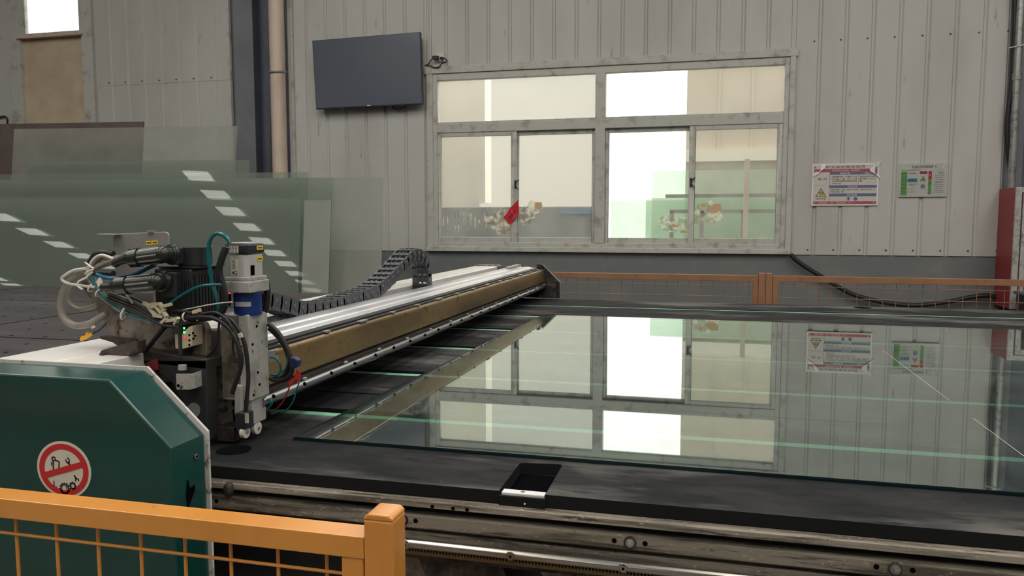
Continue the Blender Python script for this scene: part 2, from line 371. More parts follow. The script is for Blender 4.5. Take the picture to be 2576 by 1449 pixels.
# plain wall parts: far left strip, tan board field, right of the hydrant
box('wall_panel', m_wall, wall, -13.0, -9.72, 9.37, 9.41, 0, TOP)
box('wall_panel', m_wall, wall, RX0, -13.0, 9.37, 9.41, 0, TOP)
box('wall_panel', m_wall, wall, -9.72, -8.55, 9.40, 9.44, 5.6, TOP)
box('wall_panel', m_wall, wall, 3.75, RX1, 9.37, 9.41, 0, TOP)
box('wall_panel', m_wall, wall, -9.72, -8.55, 9.40, 9.44, 0, 1.2)
for xa, xb in ((-6.30, -5.32), (3.06, 3.79)):
    gb = MB(); gb.box(xa, xb, 9.63, 9.66, 0, TOP); gb.box(xa, xa+.03, 9.42, 9.63, 0, TOP); gb.box(xb-.03, xb, 9.42, 9.63, 0, TOP)
    gb.build('gap_backing', m_column_dark, wall)
sc = MB()
for k in range(0, 22):
    x = 2.584 - .2749*(k-2) - .06
    for z in ((3.46, 1.13) if (x > 0.95 or x < -3.4) else ()):
        sc.cyl((x, 9.372, z), (x, 9.362, z), .009, seg=8)
for k in range(32, 42):
    x = 2.584 - .2749*(k-2) - .06
    if x < -6.35: sc.cyl((x, 9.37, 3.40), (x, 9.355, 3.40), .009, seg=8)
sc.build('screw_heads', m_black_steel, wall, kind='stuff')
box('wall_rear_base', m_dado, None, RX0, WX0 + 100 - 100, 9.385, 9.44, 0, 1.073, kind='structure', label='dark grey painted lower band of the rear wall, left part')
box('wall_rear_base', m_dado, None, WX0, RX1, 9.385, 9.44, 0, 1.073, kind='structure', label='dark grey painted lower band of the rear wall under the window')
# trims at the column gap and on the left bay
box('trim_1', m_trim, None, -5.37, -5.30, 9.34, 9.40, 1.07, TOP, kind='structure', label='white corner trim beside the downpipe')
box('trim_2', m_trim, None, -6.275, -6.245, 9.35, 9.40, 1.07, TOP, kind='structure', label='white edge trim left of the steel column')
box('trim_3', m_trim, None, -8.60, -8.42, 9.33, 9.40, 1.07, TOP, kind='structure', label='white vertical trim right of the small high window')
box('trim_4', m_trim, None, -9.86, -9.66, 9.33, 9.40, 1.07, TOP, kind='structure', label='white vertical trim left of the small high window')
tan = MB().box(-9.68, -8.58, 9.39, 9.42, 1.2, 4.12).build('wall_rear_infill', m_tan, None, kind='structure', label='stained tan board filling below the small high window')
# I-columns
def column(x0, x1, xm, label):
    t = thing('steel_column', ((x0+x1)/2, 9.6, 0), label, 'column')
    MB().box(x0, xm, 9.43, 9.445, 0, TOP-.02).build('flange', m_column, t)
    MB().box(x0, x1, 9.60, 9.62, 0, TOP-.02).build('web', m_column_dark, t)
    MB().box(xm-.012, xm, 9.445, 9.60, 0, TOP-.02).build('stiffener', m_column_dark, t)
column(-6.26, -5.36, -5.94, 'dark blue-grey steel column in the wall gap beside the cream downpipe')
column(3.10, 3.75, 3.30, 'dark steel column behind the red hose cabinet at the right edge')
wp = MB(); wp.bar((-5.80, 9.42, 0), (-5.71, 9.56, 3.20), .10, .02); wp.build('wooden_plank', m_wood, None, label='dark thin plank leaning in the recess of the steel column', cat='plank')
# downpipe with clamp
dp = thing('downpipe', (-5.46, 9.2, 0), 'cream plastic downpipe standing beside the dark steel column', 'pipe')
MB().cyl((-5.455, 9.22, 0), (-5.455, 9.22, TOP-.02), .098, seg=28).build('pipe', m_pipe, dp)
MB().torus((-5.455, 9.22, 3.395), (0, -.12, 1), .103, .014, 28, 6).build('pipe_clamp', m_galv, dp)

# small high window at far left
w2 = thing('window_2', (-9.15, 9.37, 4.1), 'small bright window high above the stained tan board', None, kind='structure')
for a in ((-9.68,-9.56,9.34,9.40,4.10,5.6), (-8.64,-8.56,9.34,9.40,4.10,5.6), (-9.56,-8.64,9.34,9.40,4.10,4.15), (-9.56,-8.64,9.34,9.40,5.55,5.6)):
    box('frame_bar', m_frame, w2, *a, bevel=.006)
box('pane', m_pane, w2, -9.56, -8.64, 9.36, 9.364, 4.15, 5.55)
box('window_sill', M('tan_sill', lin(206,176,150), .5), w2, -9.70, -8.56, 9.30, 9.38, 4.075, 4.10, bevel=.004)

# clerestory band above the window (its bays continue the small high window on the left)
w3 = thing('window_3', (-1.1, 9.37, 4.5), 'high clerestory window band above the sliding window', None, kind='structure')
for a in ((-5.36, 3.10, 4.42, 4.52), (-5.36, 3.10, 6.28, 6.36)): box('frame_bar', m_frame, w3, a[0], a[1], 9.34, 9.42, a[2], a[3], bevel=.006)
for k in range(8):
    x = -5.33 + 1.2*k
    box('frame_bar', m_frame, w3, x-.035, x+.035, 9.345, 9.41, 4.52, 6.28, bevel=.006)
    if k < 7: box('pane', m_pane, w3, x+.035, x+1.165, 9.37, 9.374, 4.52, 6.28)
# main window
w1 = thing('window_1', (-1.24, 9.37, 1.08), 'wide dirty white sliding window with two top lights in the rear wall', None, kind='structure')
def fb(n, x0, x1, y0, y1, z0, z1, m=m_frame): return box(n, m, w1, x0, x1, y0, y1, z0, z1, bevel=.006)
for a in ((-3.44,-3.36,1.075,3.385), (.90,.962,1.075,3.385)): fb('flashing', a[0], a[1], 9.33, 9.40, a[2], a[3], m_trim)
fb('flashing', -3.46, .98, 9.325, 9.40, 3.30, 3.39, m_trim); fb('flashing', -3.46, .93, 9.32, 9.40, 1.075, 1.135, m_trim)
fb('frame_bar', -3.37, -3.30, 9.345, 9.43, 1.13, 3.30); fb('frame_bar', .845, .90, 9.345, 9.43, 1.13, 3.30)
fb('frame_bar', -3.30, .845, 9.345, 9.43, 3.215, 3.30); fb('frame_bar', -3.30, .845, 9.345, 9.43, 1.13, 1.19)
fb('transom', -3.30, .845, 9.34, 9.43, 2.565, 2.68); fb('mullion', -1.30, -1.18, 9.338, 9.43, 1.19, 3.22)
fb('glazing_bead', -3.30, -1.30, 9.355, 9.38, 2.68, 2.70); fb('glazing_bead', -1.18, .845, 9.355, 9.38, 2.68, 2.70)
def sash(x0, x1, pl, pr, y):
    s_ = MB()
    s_.box(x0, pl, y, y+.03, 1.19, 2.565); s_.box(pr, x1, y, y+.03, 1.19, 2.565)
    s_.box(pl, pr, y, y+.03, 1.19, 1.255); s_.box(pl, pr, y, y+.03, 2.512, 2.565)
    o = s_.build('sash', m_frame, w1, bevel=.005)
    box('pane', m_pane, o, pl, pr, y+.012, y+.016, 1.255, 2.512); return o
sl1 = sash(-3.30, -2.27, -3.264, -2.345, 9.352); sash(-2.30, -1.30, -2.258, -1.340, 9.388)
sl2 = sash(-.192, .845, -.121, .788, 9.352); sash(-1.18, -.16, -1.137, -.189, 9.388)
box('pane', m_pane, w1, -3.30, -1.30, 9.37, 9.374, 2.68, 3.215); box('pane', m_pane, w1, -1.18, .845, 9.37, 9.374, 2.68, 3.215)
for x in (-2.285, -.165):
    lt = MB(); lt.box(x-.012, x+.012, 9.335, 9.355, 1.86, 1.96); lt.bar((x, 9.33, 1.93), (x+.05, 9.325, 1.965), .012, .012); lt.bar((x, 9.33, 1.9), (x+.045, 9.325, 1.84), .01, .01)
    lt.build('sash_latch', m_black_steel, w1, bevel=.002)
# paste smears and paper scraps on the panes
def blob(cx, cz, rx, rz, n=40, jit=.14, sd=0):
    rr = random.Random(sd); p = [rr.uniform(0, 6.28) for _ in range(4)]; out = []
    for i in range(n):
        a = 2*math.pi*i/n; q = .78 + .20*math.sin(2*a+p[0]) + .13*math.sin(3*a+p[1]) + .08*math.sin(5*a+p[2]) + .05*math.sin(9*a+p[3])
        out.append((cx+rx*q*math.cos(a), cz+rz*q*math.sin(a)))
    return out
flat('paste_smear', m_smear, w1, blob(-2.44, 1.46, .24, .24, sd=1), 9.3635)
flat('paste_smear', m_smear, w1, blob(-2.12, 1.56, .18, .17, sd=2), 9.399)
flat('paste_smear', m_smear, w1, blob(.02, 1.55, .17, .2, sd=3), 9.3635)
flat('paste_smear', m_smear, w1, blob(-.36, 1.42, .2, .14, sd=4), 9.399)
dz_ = MB(); rr_ = random.Random(5)
for i in range(16):
    x = -3.24+.054*i+rr_.uniform(-.015,.015); z1 = 1.62-rr_.uniform(0,.12); z0 = 1.28+rr_.uniform(0,.14); w_ = rr_.uniform(.004,.010)
    dz_.prism([(x-w_,z1),(x+w_,z1),(x+w_*.5,z0),(x-w_*.5,z0)], 'y', 9.3625, 9.3632)
dz_.build('paste_drips', m_smear, w1, smooth=0, kind='stuff')
for px, lab in (((-2.395, 1.375), None), ((-.345, 1.40), None), ((-.24, 1.33), None), ((-.02, 1.64), None)):
    flat('torn_sticker', m_kraft, w1, blob(px[0], px[1], .045, .03, 9, .5, sd=int(px[0]*100) % 97), 9.362 if px[0] not in (-.345, -.24) else 9.398)
kr = flat('paper_scrap', m_kraft, None, [(.03,1.60),(.10,1.66),(.18,1.655),(.185,1.59),(.12,1.545),(.07,1.56)], 9.362, label='crumpled brown paper scrap stuck on the right window pane', cat='paper scrap')
kr2 = flat('paper_scrap', m_kraft, None, [(-2.055,1.62),(-2.05,1.685),(-1.965,1.69),(-1.955,1.62),(-2.01,1.60)], 9.398, label='small tan paper scrap stuck on the left window beside the red strip', cat='paper scrap')
rp = thing('red_paper_strip', (-2.33, 9.34, 1.4), 'folded red paper strip hanging on the left window stile', 'paper strip')
MB().add([(-2.44,9.335,1.50),(-2.36,9.34,1.61),(-2.25,9.33,1.72),(-2.235,9.335,1.55),(-2.30,9.325,1.47),(-2.36,9.335,1.41)], [(0,1,5),(1,2,3),(1,3,4),(1,4,5)]).build('paper', m_redpaper, rp, smooth=0)
lm = MB()
for i in range(3):
    x, z = -2.36+.03*i, 1.49+.03*i
    lm.bar((x, 9.322, z), (x+.025, 9.322, z+.05), .006, .002); lm.bar((x+.02, 9.322, z), (x-.005, 9.322, z+.035), .006, .002)
lm.build('brush_mark', m_ink, rp, smooth=0)

# ------------------------------------------------------------------ outside the window
box('yard_ground', m_ground, None, -40, 30, 9.85, 60, -.12, -.02, kind='structure', label='pale concrete yard outside the window')
def facade(name, mat, x0, x1, y, h, pitch, label):
    t = thing(name, ((x0+x1)/2, y, 0), label, 'building')
    MB().box(x0, x1, y, y+.3, 0, h).build('wall', mat, t)
    rb = MB()
    n = int((x1-x0)/pitch)
    for i in range(1, n): rb.box(x0+i*pitch-.02, x0+i*pitch+.02, y-.02, y+.01, 0, h)
    if n > 1: rb.build('wall_ribs', mat, t, kind='stuff')
    return t
f1 = facade('shed_building', m_fac_cream, -14, -3.8306, 13.0, 4.7, .45, 'cream ribbed shed wall seen through the left window panes')
MB().box(-3.8306, -3.6946, 12.9, 13.3, 1.78, 4.75).build('corner_post', m_fac_cream, f1)
facade('grey_building', m_fac_grey, -6.1796, -2.3940, 19.0, 6.2, 30, 'plain pale grey building beyond the cream shed, seen through the window')
f3 = facade('tan_building', m_fac_tan, -0.3442, 20, 14.0, 4.9, .55, 'tan ribbed building seen through the right window panes')
box('canopy_band', m_fac_cream, f3, -0.3337, 9, 13.85, 14.0, 2.4882, 2.6909)
rk = thing('outdoor_glass_rack', (2, 12, 0), 'grey steel rack of green glass sheets in the yard outside the right window', 'glass rack')
for (xa, xb, ya, za, zb, yy) in ((1625, 2000, 500, 640, 500, 12.6), (1750, 1960, 590, 640, 418, 12.9)):
    box('green_sheet', m_outglass, rk, {1625: -0.9221, 1750: -0.8473}[xa], 3.2, yy, yy+.03, .3, {1625: 1.8270, 1750: 2.2739}[xa])
    box('green_sheet', m_outglass, rk, {1625: -0.0824, 1750: -1.5004}[xa], 3.3, yy-.2, yy-.17, .3, {1625: 1.5575, 1750: 1.7929}[xa])
box('rack_bar', m_outsteel, rk, -0.5084, 3.2, 11.78, 11.82, 1.5757, 1.6282)
box('rack_bar', m_outsteel, rk, -.6, 3.2, 12.28, 12.3, 1.8181, 1.8726)
for x in (-0.4761, -0.0426, 0.5513):
    box('rack_leg', m_outsteel, rk, x-.03, x+.03, 11.78, 11.84, 0, 1.6107)
MB().bar((0.5740, 11.6000, 2.3415), (0.5644, 11.5000, 1.2207), .07, .03).build('strap', m_fac_tan, rk)
lw = thing('yard_clutter_box', (-2.6, 12, 0), 'grey-blue crate standing in the yard behind the dripping left panes', 'crate')
MB().box(-4.2213, -1.6380, 12.0, 12.8, 0, 1.6870).build('crate_body', M('blue_grey_crate', lin(120,128,134), .6, var=[(lin(150,152,150), 3, .4, .7)]), lw, bevel=.02)
box('crate_lid', M('blue_lid', lin(90,140,190), .5), lw, -2.2, -1.55, 11.9, 12.3, 1.5723, 1.6224)

# ------------------------------------------------------------------ things on the rear wall
# television (hangs slightly rotated)
tv = thing('television', (-4.27, 9.2, 3.4), 'large switched-off flat television hanging crooked on the panel wall', 'television')
Yt = 9.22
TVc = [(-4.9516, 3.7723), (-3.4730, 3.7963), (-3.4509, 2.9128), (-4.9163, 2.8999)]
MB().prism(TVc, 'y', Yt, Yt+.05).build('housing', m_tvbezel, tv, bevel=.006)
cx = sum(p[0] for p in TVc)/4; cz = sum(p[1] for p in TVc)/4
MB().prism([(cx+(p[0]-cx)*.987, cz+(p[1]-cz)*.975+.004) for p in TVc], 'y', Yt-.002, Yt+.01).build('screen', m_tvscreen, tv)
MB().prism([(-4.2012, 2.9145), (-4.1520, 2.9177), (-4.1518, 2.9276), (-4.2010, 2.9244)], 'y', Yt-.004, Yt).build('logo_mark', m_pr_white, tv)
MB().prism([(-4.5491, 2.8992), (-4.5380, 2.8988), (-4.5379, 2.9064), (-4.5490, 2.9067)], 'y', Yt-.004, Yt).build('indicator', m_pr_white, tv)
box('wall_mount', m_black_steel, tv, cx-.2, cx+.2, Yt+.05, 9.375, cz-.15, cz+.15)
tube('cable', m_rubber, tv, [(-3.8998, 9.3000, 2.9406), (-3.8734, 9.3000, 2.8899), (-3.8033, 9.3000, 2.8725), (-3.7437, 9.3000, 2.8853), (-3.7002, 9.3000, 2.9235)], .008)
tube('cable', m_rubber, tv, [(-4.0037, 9.3000, 2.9144), (-3.9991, 9.3000, 2.8593), (-3.9828, 9.3000, 2.8537), (-3.9764, 9.3000, 2.9135)], .006)
so = thing('wall_socket', (-3.28, 9.36, 3.45), 'white double wall socket with black plugs above the window corner', 'socket')
MB().prism([(-3.3061, 3.5562), (-3.2062, 3.5511), (-3.2017, 3.4485), (-3.3017, 3.4485)], 'y', 9.335, 9.37).build('socket_plate', m_paper, so, bevel=.004)
box('adapter', m_rubber, so, -3.3434, -3.2645, 9.28, 9.335, 3.4670, 3.5108, bevel=.005)
box('plug', m_rubber, so, -3.2436, -3.2069, 9.29, 9.335, 3.4682, 3.4974, bevel=.005)
tube('cord', m_rubber, so, [(-3.1999, 9.3100, 3.4822), (-3.1687, 9.3100, 3.4661), (-3.1638, 9.3100, 3.4319), (-3.2214, 9.3100, 3.4153), (-3.2636, 9.3100, 3.3785), (-3.3162, 9.3100, 3.3712), (-3.3897, 9.3100, 3.3991), (-3.4320, 9.3100, 3.4011)], .007)
tube('cord', m_rubber, so, [(-3.3362, 9.3100, 3.4842), (-3.3733, 9.3100, 3.4617), (-3.4001, 9.3100, 3.4191), (-3.4531, 9.3100, 3.4021)], .007)

# notice boards
def board_1():
    t = thing('noise_hazard_board', (1.52, 9.35, 1.64), 'framed grey-white hazard notice with red and blue bands and a yellow triangle on the wall', 'notice board')
    Y = 9.352
    P = lambda u, v: (1.178+.682*u, 1.638+.452*v)       # u right, v up, 0..1
    def rect(n, mt, u0, u1, v0, v1, dy): return flat(n, mt, t, [P(u0,v0), P(u1,v0), P(u1,v1), P(u0,v1)], Y-dy)
    MB().prism([P(-.012,-.018), P(1.012,-.018), P(1.012,1.018), P(-.012,1.018)], 'y', Y, 9.372).build('backing_board', m_board_edge, t)
    rect('print_sheet', m_board_grey, .012, .988, .015, .985, .0002)
    rect('colour_band', m_pr_red, .018, .985, .81, .885, .001)
    rect('colour_band', m_pr_red, .018, .985, .02, .085, .001)
    rect('colour_band', m_pr_blue, .265, .985, .745, .81, .001)
    rect('colour_band', m_pr_blue, .265, .985, .415, .485, .001)
    rect('colour_band', m_pr_blue, .265, .985, .21, .28, .001)
    rect('rule_line', m_pr_text, .262, .266, .085, .81, .0012); rect('rule_line', m_pr_text, .70, .703, .485, .745, .0012); rect('rule_line', m_pr_text, .018, .265, .478, .482, .0012)
    def txt(s, u0, u1, v0, v1, mt):
        a, b = P(u0, v0), P(u1, v1); lettering('lettering', s, mt, t, a[0], b[0], a[1], b[1], Y-.0022)
    txt('职业病危害告知牌', .2, .80, .905, .97, m_pr_text)
    txt('作业环境对人体有害，请注意防护', .3, .72, .825, .872, m_pr_white)
    txt('健康危害', .42, .57, .757, .80, m_pr_white); txt('理化特性', .80, .92, .757, .80, m_pr_white)
    txt('噪 声', .08, .22, .61, .67, m_pr_text)
    txt('长期接触噪声，可使听力下降', .29, .68, .675, .715, m_pr_text); txt('引起头痛、头晕、耳鸣、心悸', .29, .68, .62, .66, m_pr_text)
    txt('及睡眠障碍等神经衰弱', .30, .68, .565, .605, m_pr_text); txt('综合症', .30, .44, .51, .55, m_pr_text)
    txt('声强和频率的变化', .72, .96, .675, .715, m_pr_text); txt('都无规律，杂乱无', .72, .96, .62, .66, m_pr_text); txt('章', .72, .76, .565, .605, m_pr_text)
    txt('应急处理', .54, .69, .428, .47, m_pr_white)
    txt('使用防声器如：耳塞、耳罩、防声帽等，如发现听力异常，及', .28, .96, .355, .395, m_pr_text); txt('时到医院检查、确诊。', .28, .50, .30, .34, m_pr_text)
    txt('防护措施', .54, .69, .222, .268, m_pr_white)
    txt('噪声有害', .06, .21, .13, .175, m_pr_text)
    txt('急救电话：120    消防电话：119', .1, .60, .033, .07, m_pr_white)
    flat('warning_triangle', m_pr_text, t, [P(.045,.195), P(.225,.195), P(.135,.42)], Y-.001)
    flat('warning_triangle', m_pr_yellow, t, [P(.063,.212), P(.207,.212), P(.135,.385)], Y-.002)
    flat('ear_pictogram', m_pr_text, t, [P(.115,.26), P(.15,.24), P(.175,.27), P(.16,.32), P(.13,.335), P(.108,.30)], Y-.003)
    flat('ear_pictogram', m_pr_yellow, t, [P(.125,.272), P(.147,.258), P(.16,.28), P(.15,.307), P(.13,.312)], Y-.0036)
    for u, mt in ((.56, m_pr_white), (.67, m_pr_blue)):
        c = P(u, .145)
        flat('duty_pictogram', m_pr_darkblue, t, [(c[0]+.020*math.cos(i*math.pi/12), c[1]+.020*math.sin(i*math.pi/12)) for i in range(24)], Y-.001)
        flat('duty_pictogram', mt, t, [(c[0]+.015*math.cos(i*math.pi/12), c[1]+.015*math.sin(i*math.pi/12)) for i in range(24)], Y-.002)
    flat('duty_pictogram', m_pr_darkblue, t, [P(.55,.12), P(.57,.12), P(.575,.165), P(.56,.185), P(.545,.165)], Y-.003)
    for u, v in ((.03, .05), (.945, .055), (.945, .93), (.03, .93)):
        c = P(u, v); MB().cyl((c[0], Y-.004, c[1]), (c[0], Y, c[1]), .012, .013, seg=14).build('fixing_screw', m_galv, t)
    # curled clear tape at the upper corners
    def curl(pts, w):
        Q = []
        for i in range(len(pts)-1):
            p0, p1, p2, p3 = pts[max(i-1,0)], pts[i], pts[i+1], pts[min(i+2,len(pts)-1)]
            for k in range(5):
                t_ = k/5; Q.append([.5*(2*p1[m]+(p2[m]-p0[m])*t_+(2*p0[m]-5*p1[m]+4*p2[m]-p3[m])*t_*t_+(3*p1[m]-p0[m]-3*p2[m]+p3[m])*t_**3) for m in range(5)])
        pts = Q + [pts[-1]]
        b = MB(); n = len(pts)
        vs = []
        for i, (u, v, d, du, dv) in enumerate(pts):
            c = P(u, v); vs += [(c[0]-du*w, Y-d, c[1]-dv*w), (c[0]+du*w, Y-d, c[1]+dv*w)]
        b.add(vs, [(2*i, 2*i+1, 2*i+3, 2*i+2) for i in range(n-1)]); return b.build('peeling_tape', m_edge_white_tape, t, smooth=80)
    curl([(.15,1.02,.004,1,0),(.155,.95,.012,1,0),(.13,.86,.018,.8,.5),(.08,.79,.016,.5,.8),(.02,.76,.008,.2,1),(-.01,.65,.003,.8,.3)], .022)
    curl([(1.02,1.0,.004,.4,1),(.97,.985,.014,.2,1),(.92,.94,.018,.8,.6),(.905,.85,.02,1,0),(.93,.76,.018,.8,-.5),(1.03,.68,.004,.5,-.9)], .028)
m_edge_white_tape = M('white_tape', lin(226,226,228), 0.35)
board_1()
def board_2():
    t = thing('risk_notice_card', (2.35, 9.35, 1.72), 'laminated white risk card with a green column and blue patch, right of the hazard board', 'notice card')
    Y = 9.352
    x0, x1 = 2.0795, 2.5559; z0, z1 = 1.7264, 2.0814
    P = lambda u, v: (x0+(x1-x0)*u, z0+(z1-z0)*v)
    def rect(n, mt, u0, u1, v0, v1, dy): return flat(n, mt, t, [P(u0,v0), P(u1,v0), P(u1,v1), P(u0,v1)], Y-dy)
    MB().prism([P(-.01,-.015), P(1.01,-.015), P(1.01,1.015), P(-.01,1.015)], 'y', Y, 9.372).build('card_sheet', m_pr_white, t)
    def txt(s, u0, u1, v0, v1, mt=m_pr_text):
        a, b = P(u0, v0), P(u1, v1); lettering('lettering', s, mt, t, a[0], b[0], a[1], b[1], Y-.0022)
    txt('切割工序风险告知卡', .25, .77, .87, .95, m_ink)
    txt('■ 本岗位主要危险有害因素及防范措施', .04, .43, .795, .825, m_ink)
    rect('colour_block', m_pr_green, .03, .16, .03, .77, .001)
    rect('colour_block', m_pr_cyan, .17, .375, .44, .55, .001); rect('colour_block', m_sign_red, .42, .58, .69, .77, .001)
    rect('colour_block', m_sign_red, .605, .675, .52, .77, .001); rect('colour_block', m_pr_green, .605, .675, .06, .51, .001)
    rect('pictogram', m_pr_darkblue, .46, .53, .265, .355, .001)
    for s, v in (('风险点', .69), ('工序名', .56), ('风险等级', .47), ('危险因素', .35), ('事故类型', .23), ('责任人', .13)): txt(s, .045, .14, v, v+.04)
    txt('自动切割机', .20, .35, .69, .735); txt('▼', .255, .29, .475, .51, m_ink); txt('机械伤害、割伤', .18, .37, .36, .395); txt('其他伤害', .23, .32, .31, .345); txt('车间主任', .18, .3, .21, .245); txt('岗位操作工', .18, .33, .12, .155)
    flat('warning_triangle', m_ink, t, [P(.435,.48), P(.555,.48), P(.497,.63)], Y-.001)
    flat('warning_triangle', m_pr_yellow, t, [P(.452,.492), P(.54,.492), P(.497,.605)], Y-.002)
    flat('warning_triangle', m_ink, t, [P(.48,.505), P(.515,.505), P(.498,.57)], Y-.003)
    txt('当心机械伤人', .44, .56, .43, .455); txt('必须戴防护手套', .43, .56, .215, .24, m_pr_darkblue)
    c = P(.495, .31); flat('pictogram', m_pr_darkblue, t, [(c[0]+.021*math.cos(i*math.pi/12), c[1]+.021*math.sin(i*math.pi/12)) for i in range(24)], Y-.0012)
    flat('pictogram', m_pr_white, t, [P(.48,.28), P(.51,.28), P(.512,.33), P(.50,.35), P(.488,.31)], Y-.002)
    txt('防范', .62, .66, .62, .68, m_pr_white); txt('应急', .62, .66, .36, .42, m_ink)
    for i, v in enumerate((.73, .685, .62, .56, .50, .44, .40, .34, .28, .22, .16, .11)):
        txt(('一、严格遵守安全操作规程', '二、作业前穿戴防护用品', '三、设备运行时禁止伸手', '四、发现异常立即停机')[i % 4], .70 if i > 1 else .79, .93 if i % 3 else .90, v, v+.028)
    sl = MB().prism([P(-.015,-.02), P(1.02,-.02), P(1.02,1.02), P(-.015,1.02)], 'y', Y-.006, Y-.005).build('plastic_sleeve', m_tape, t, smooth=0)
    for i in range(9):
        u = .1+.1*i; st = MB(); p, q = P(u, .86), P(u+.02, 1.0); st.bar((p[0], Y-.0075, p[1]), (q[0], Y-.0075, q[1]), .006, .001)
        if i in (2, 6, 8): st.build('sleeve_fold', m_pr_white, t)
board_2()

# red hose cabinet at right edge, conduit and cables above
hc = thing('hose_cabinet', (3.4, 9.1, 0), 'red hose cabinet with aluminium framed dark glass door at the right edge', 'cabinet')
CX = 3.07; CY = 8.9; CZ0, CZ1 = .55, 1.80
MB().box(CX, CX+.9, CY+.02, 9.36, CZ0, CZ1).build('cabinet_body', m_hyd_red, hc, bevel=.004)
for a in ((CX, CX+.055, CZ0, CZ1), (CX+.845, CX+.9, CZ0, CZ1)): box('door_frame', m_alu, hc, a[0], a[1], CY-.012, CY+.02, a[2], a[3], bevel=.004)
for a in ((CX+.055, CX+.845, CZ1-.055, CZ1), (CX+.055, CX+.845, CZ0, CZ0+.055)): box('door_frame', m_alu, hc, a[0], a[1], CY-.012, CY+.02, a[2], a[3], bevel=.004)
dr = MB(); dr.box(CX+.065, CX+.115, CY-.02, CY+.02, CZ0+.065, CZ1-.065); dr.box(CX+.785, CX+.835, CY-.02, CY+.02, CZ0+.065, CZ1-.065); dr.box(CX+.115, CX+.785, CY-.02, CY+.02, CZ1-.115, CZ1-.065); dr.box(CX+.115, CX+.785, CY-.02, CY+.02, CZ0+.065, CZ0+.115)
dro = dr.build('door', m_alu, hc, bevel=.004)
box('door_glass', m_glassdark, dro, CX+.115, CX+.785, CY-.008, CY+.004, CZ0+.115, CZ1-.115)
box('door_latch', m_alu, dro, CX+.07, CX+.11, CY-.032, CY-.02, 1.24, 1.34, bevel=.004)
cst = MB()
for x in (CX+.06, CX+.84):
    cst.box(x-.02, x+.02, CY+.06, CY+.10, 0, CZ0); cst.box(x-.02, x+.02, 9.25, 9.29, 0, CZ0)
cst.build('cabinet_stand', m_black_steel, hc)
cd = thing('conduit_pipe', (3.11, 9.25, 0), 'galvanised conduit pipe running up the wall above the hose cabinet', 'pipe')
MB().cyl((3.155,9.28,1.8), (3.135,9.28,TOP-.03), .037, seg=16).build('pipe', m_galv, cd)
MB().cyl((3.152,9.28,2.93), (3.152,9.28,3.0), .045, seg=16).build('coupling', m_galv, cd)
tube('wall_cable', m_rubber, None, [(3.085,9.31,TOP-.05),(3.083,9.31,4.4)] + [(3.1103, 9.3100, 3.5980), (3.1158, 9.3100, 3.1902), (3.1135, 9.3100, 2.8617), (3.0958, 9.3100, 2.6144), (3.0948, 9.3100, 2.4067), (3.1222, 9.3100, 2.1557), (3.1588, 9.3100, 1.9456), (3.1722, 9.3100, 1.8278)], .024, label='thick black cable hanging beside the conduit pipe', cat='cable')
tube('cable_tie_wire', m_zip, None, [(3.05,9.24,3.26),(3.12,9.235,3.27),(3.20,9.24,3.285)], .006, sub=3, label='white tie around the black cable and conduit', cat='tie')
tube('floor_cable', m_rubber, None, [(0.9574, 9.3000, 1.0767), (1.0543, 9.3000, 0.9871), (1.2714, 9.3000, 0.8453), (1.6138, 9.3000, 0.6446), (1.9471, 9.3000, 0.5540), (2.2723, 9.3000, 0.5268), (2.5887, 9.3000, 0.5703), (2.8210, 9.3000, 0.6284), (3.0132, 9.3000, 0.6502), (3.1314, 9.3000, 0.5840), (3.1690, 9.3000, 0.2823)], .026, seg=10, label='thick black hose sagging along the dark wall band behind the rear fence', cat='hose')
bn = thing('dark_bin', (3.35, 8.6, 0), 'dark bin standing below the hose cabinet behind the rear fence', 'bin')
MB().prism([(3.12,0),(3.62,0),(3.66,.72),(3.08,.72)], 'y', 8.30, 8.78).build('bin_body', m_black_steel, bn, bevel=.015)
box('bin_lid', m_column_dark, bn, 3.06, 3.68, 8.28, 8.80, .72, .75, bevel=.008)

tube('wire_hook', m_rubber, None, [(-10.2055, 9.3400, 2.8975), (-10.1580, 9.3400, 2.9538), (-10.0834, 9.3400, 2.9860), (-10.0110, 9.3400, 2.9894), (-9.9707, 9.3400, 2.9479), (-9.9843, 9.3400, 2.8562)], .012, label='bent black wire hook on the wall above the brown board', cat='hook')
# ------------------------------------------------------------------ stored glass leaning at left rear
rack = thing('glass_storage_rack', (-6, 7.3, 0), 'dark steel rack holding the leaning glass sheets behind the table', 'rack')
for x in (-8.6, -6.2, -4.1):
    box('rack_base', m_black_steel, rack, x-.06, x+.06, 6.4, 8.9, .0, .17)
    r_ = MB(); r_.bar((x, 8.05, .17), (x, 8.12, .62), .06, .06); r_.build('rack_post', m_black_steel, rack)
LEAN = math.radians(8.5)
def lean_sheet(name, mat, edge_mat, xl, xr, ztop, ytop, yaw, lean, th, label, cat, group=None, zb=.18):
    ya = math.radians(yaw); d = Vector((math.cos(ya), math.sin(ya), 0)); nb = Vector((-math.sin(ya), math.cos(ya), 0))
    u = (nb*math.sin(lean) + Vector((0,0,1))*math.cos(lean)); n = d.cross(u)
    c = Vector(((xl+xr)/2, ytop, ztop)); hw = (xr-xl)/2/math.cos(ya); L = (ztop-zb)/math.cos(lean)
    b = MB(); top = c; bot = c - u*L
    q = [bot-d*hw, bot+d*hw, top+d*hw, top-d*hw]; vs = [p for p in q] + [p - n*-1*th for p in q]
    b.v = [tuple(v) for v in vs]; b.f = [(0,1,2,3),(4,7,6,5)]; b.m = [0, 0]
    for i in range(4): b.face((i, (i+1) % 4, (i+1) % 4+4, i+4), 1)
    b.v = [tuple(v) for v in vs]
    return b.build(name, [mat, edge_mat], None, smooth=0, label=label, cat=cat, group=group)
G = 'glass sheets leaning on the rack'
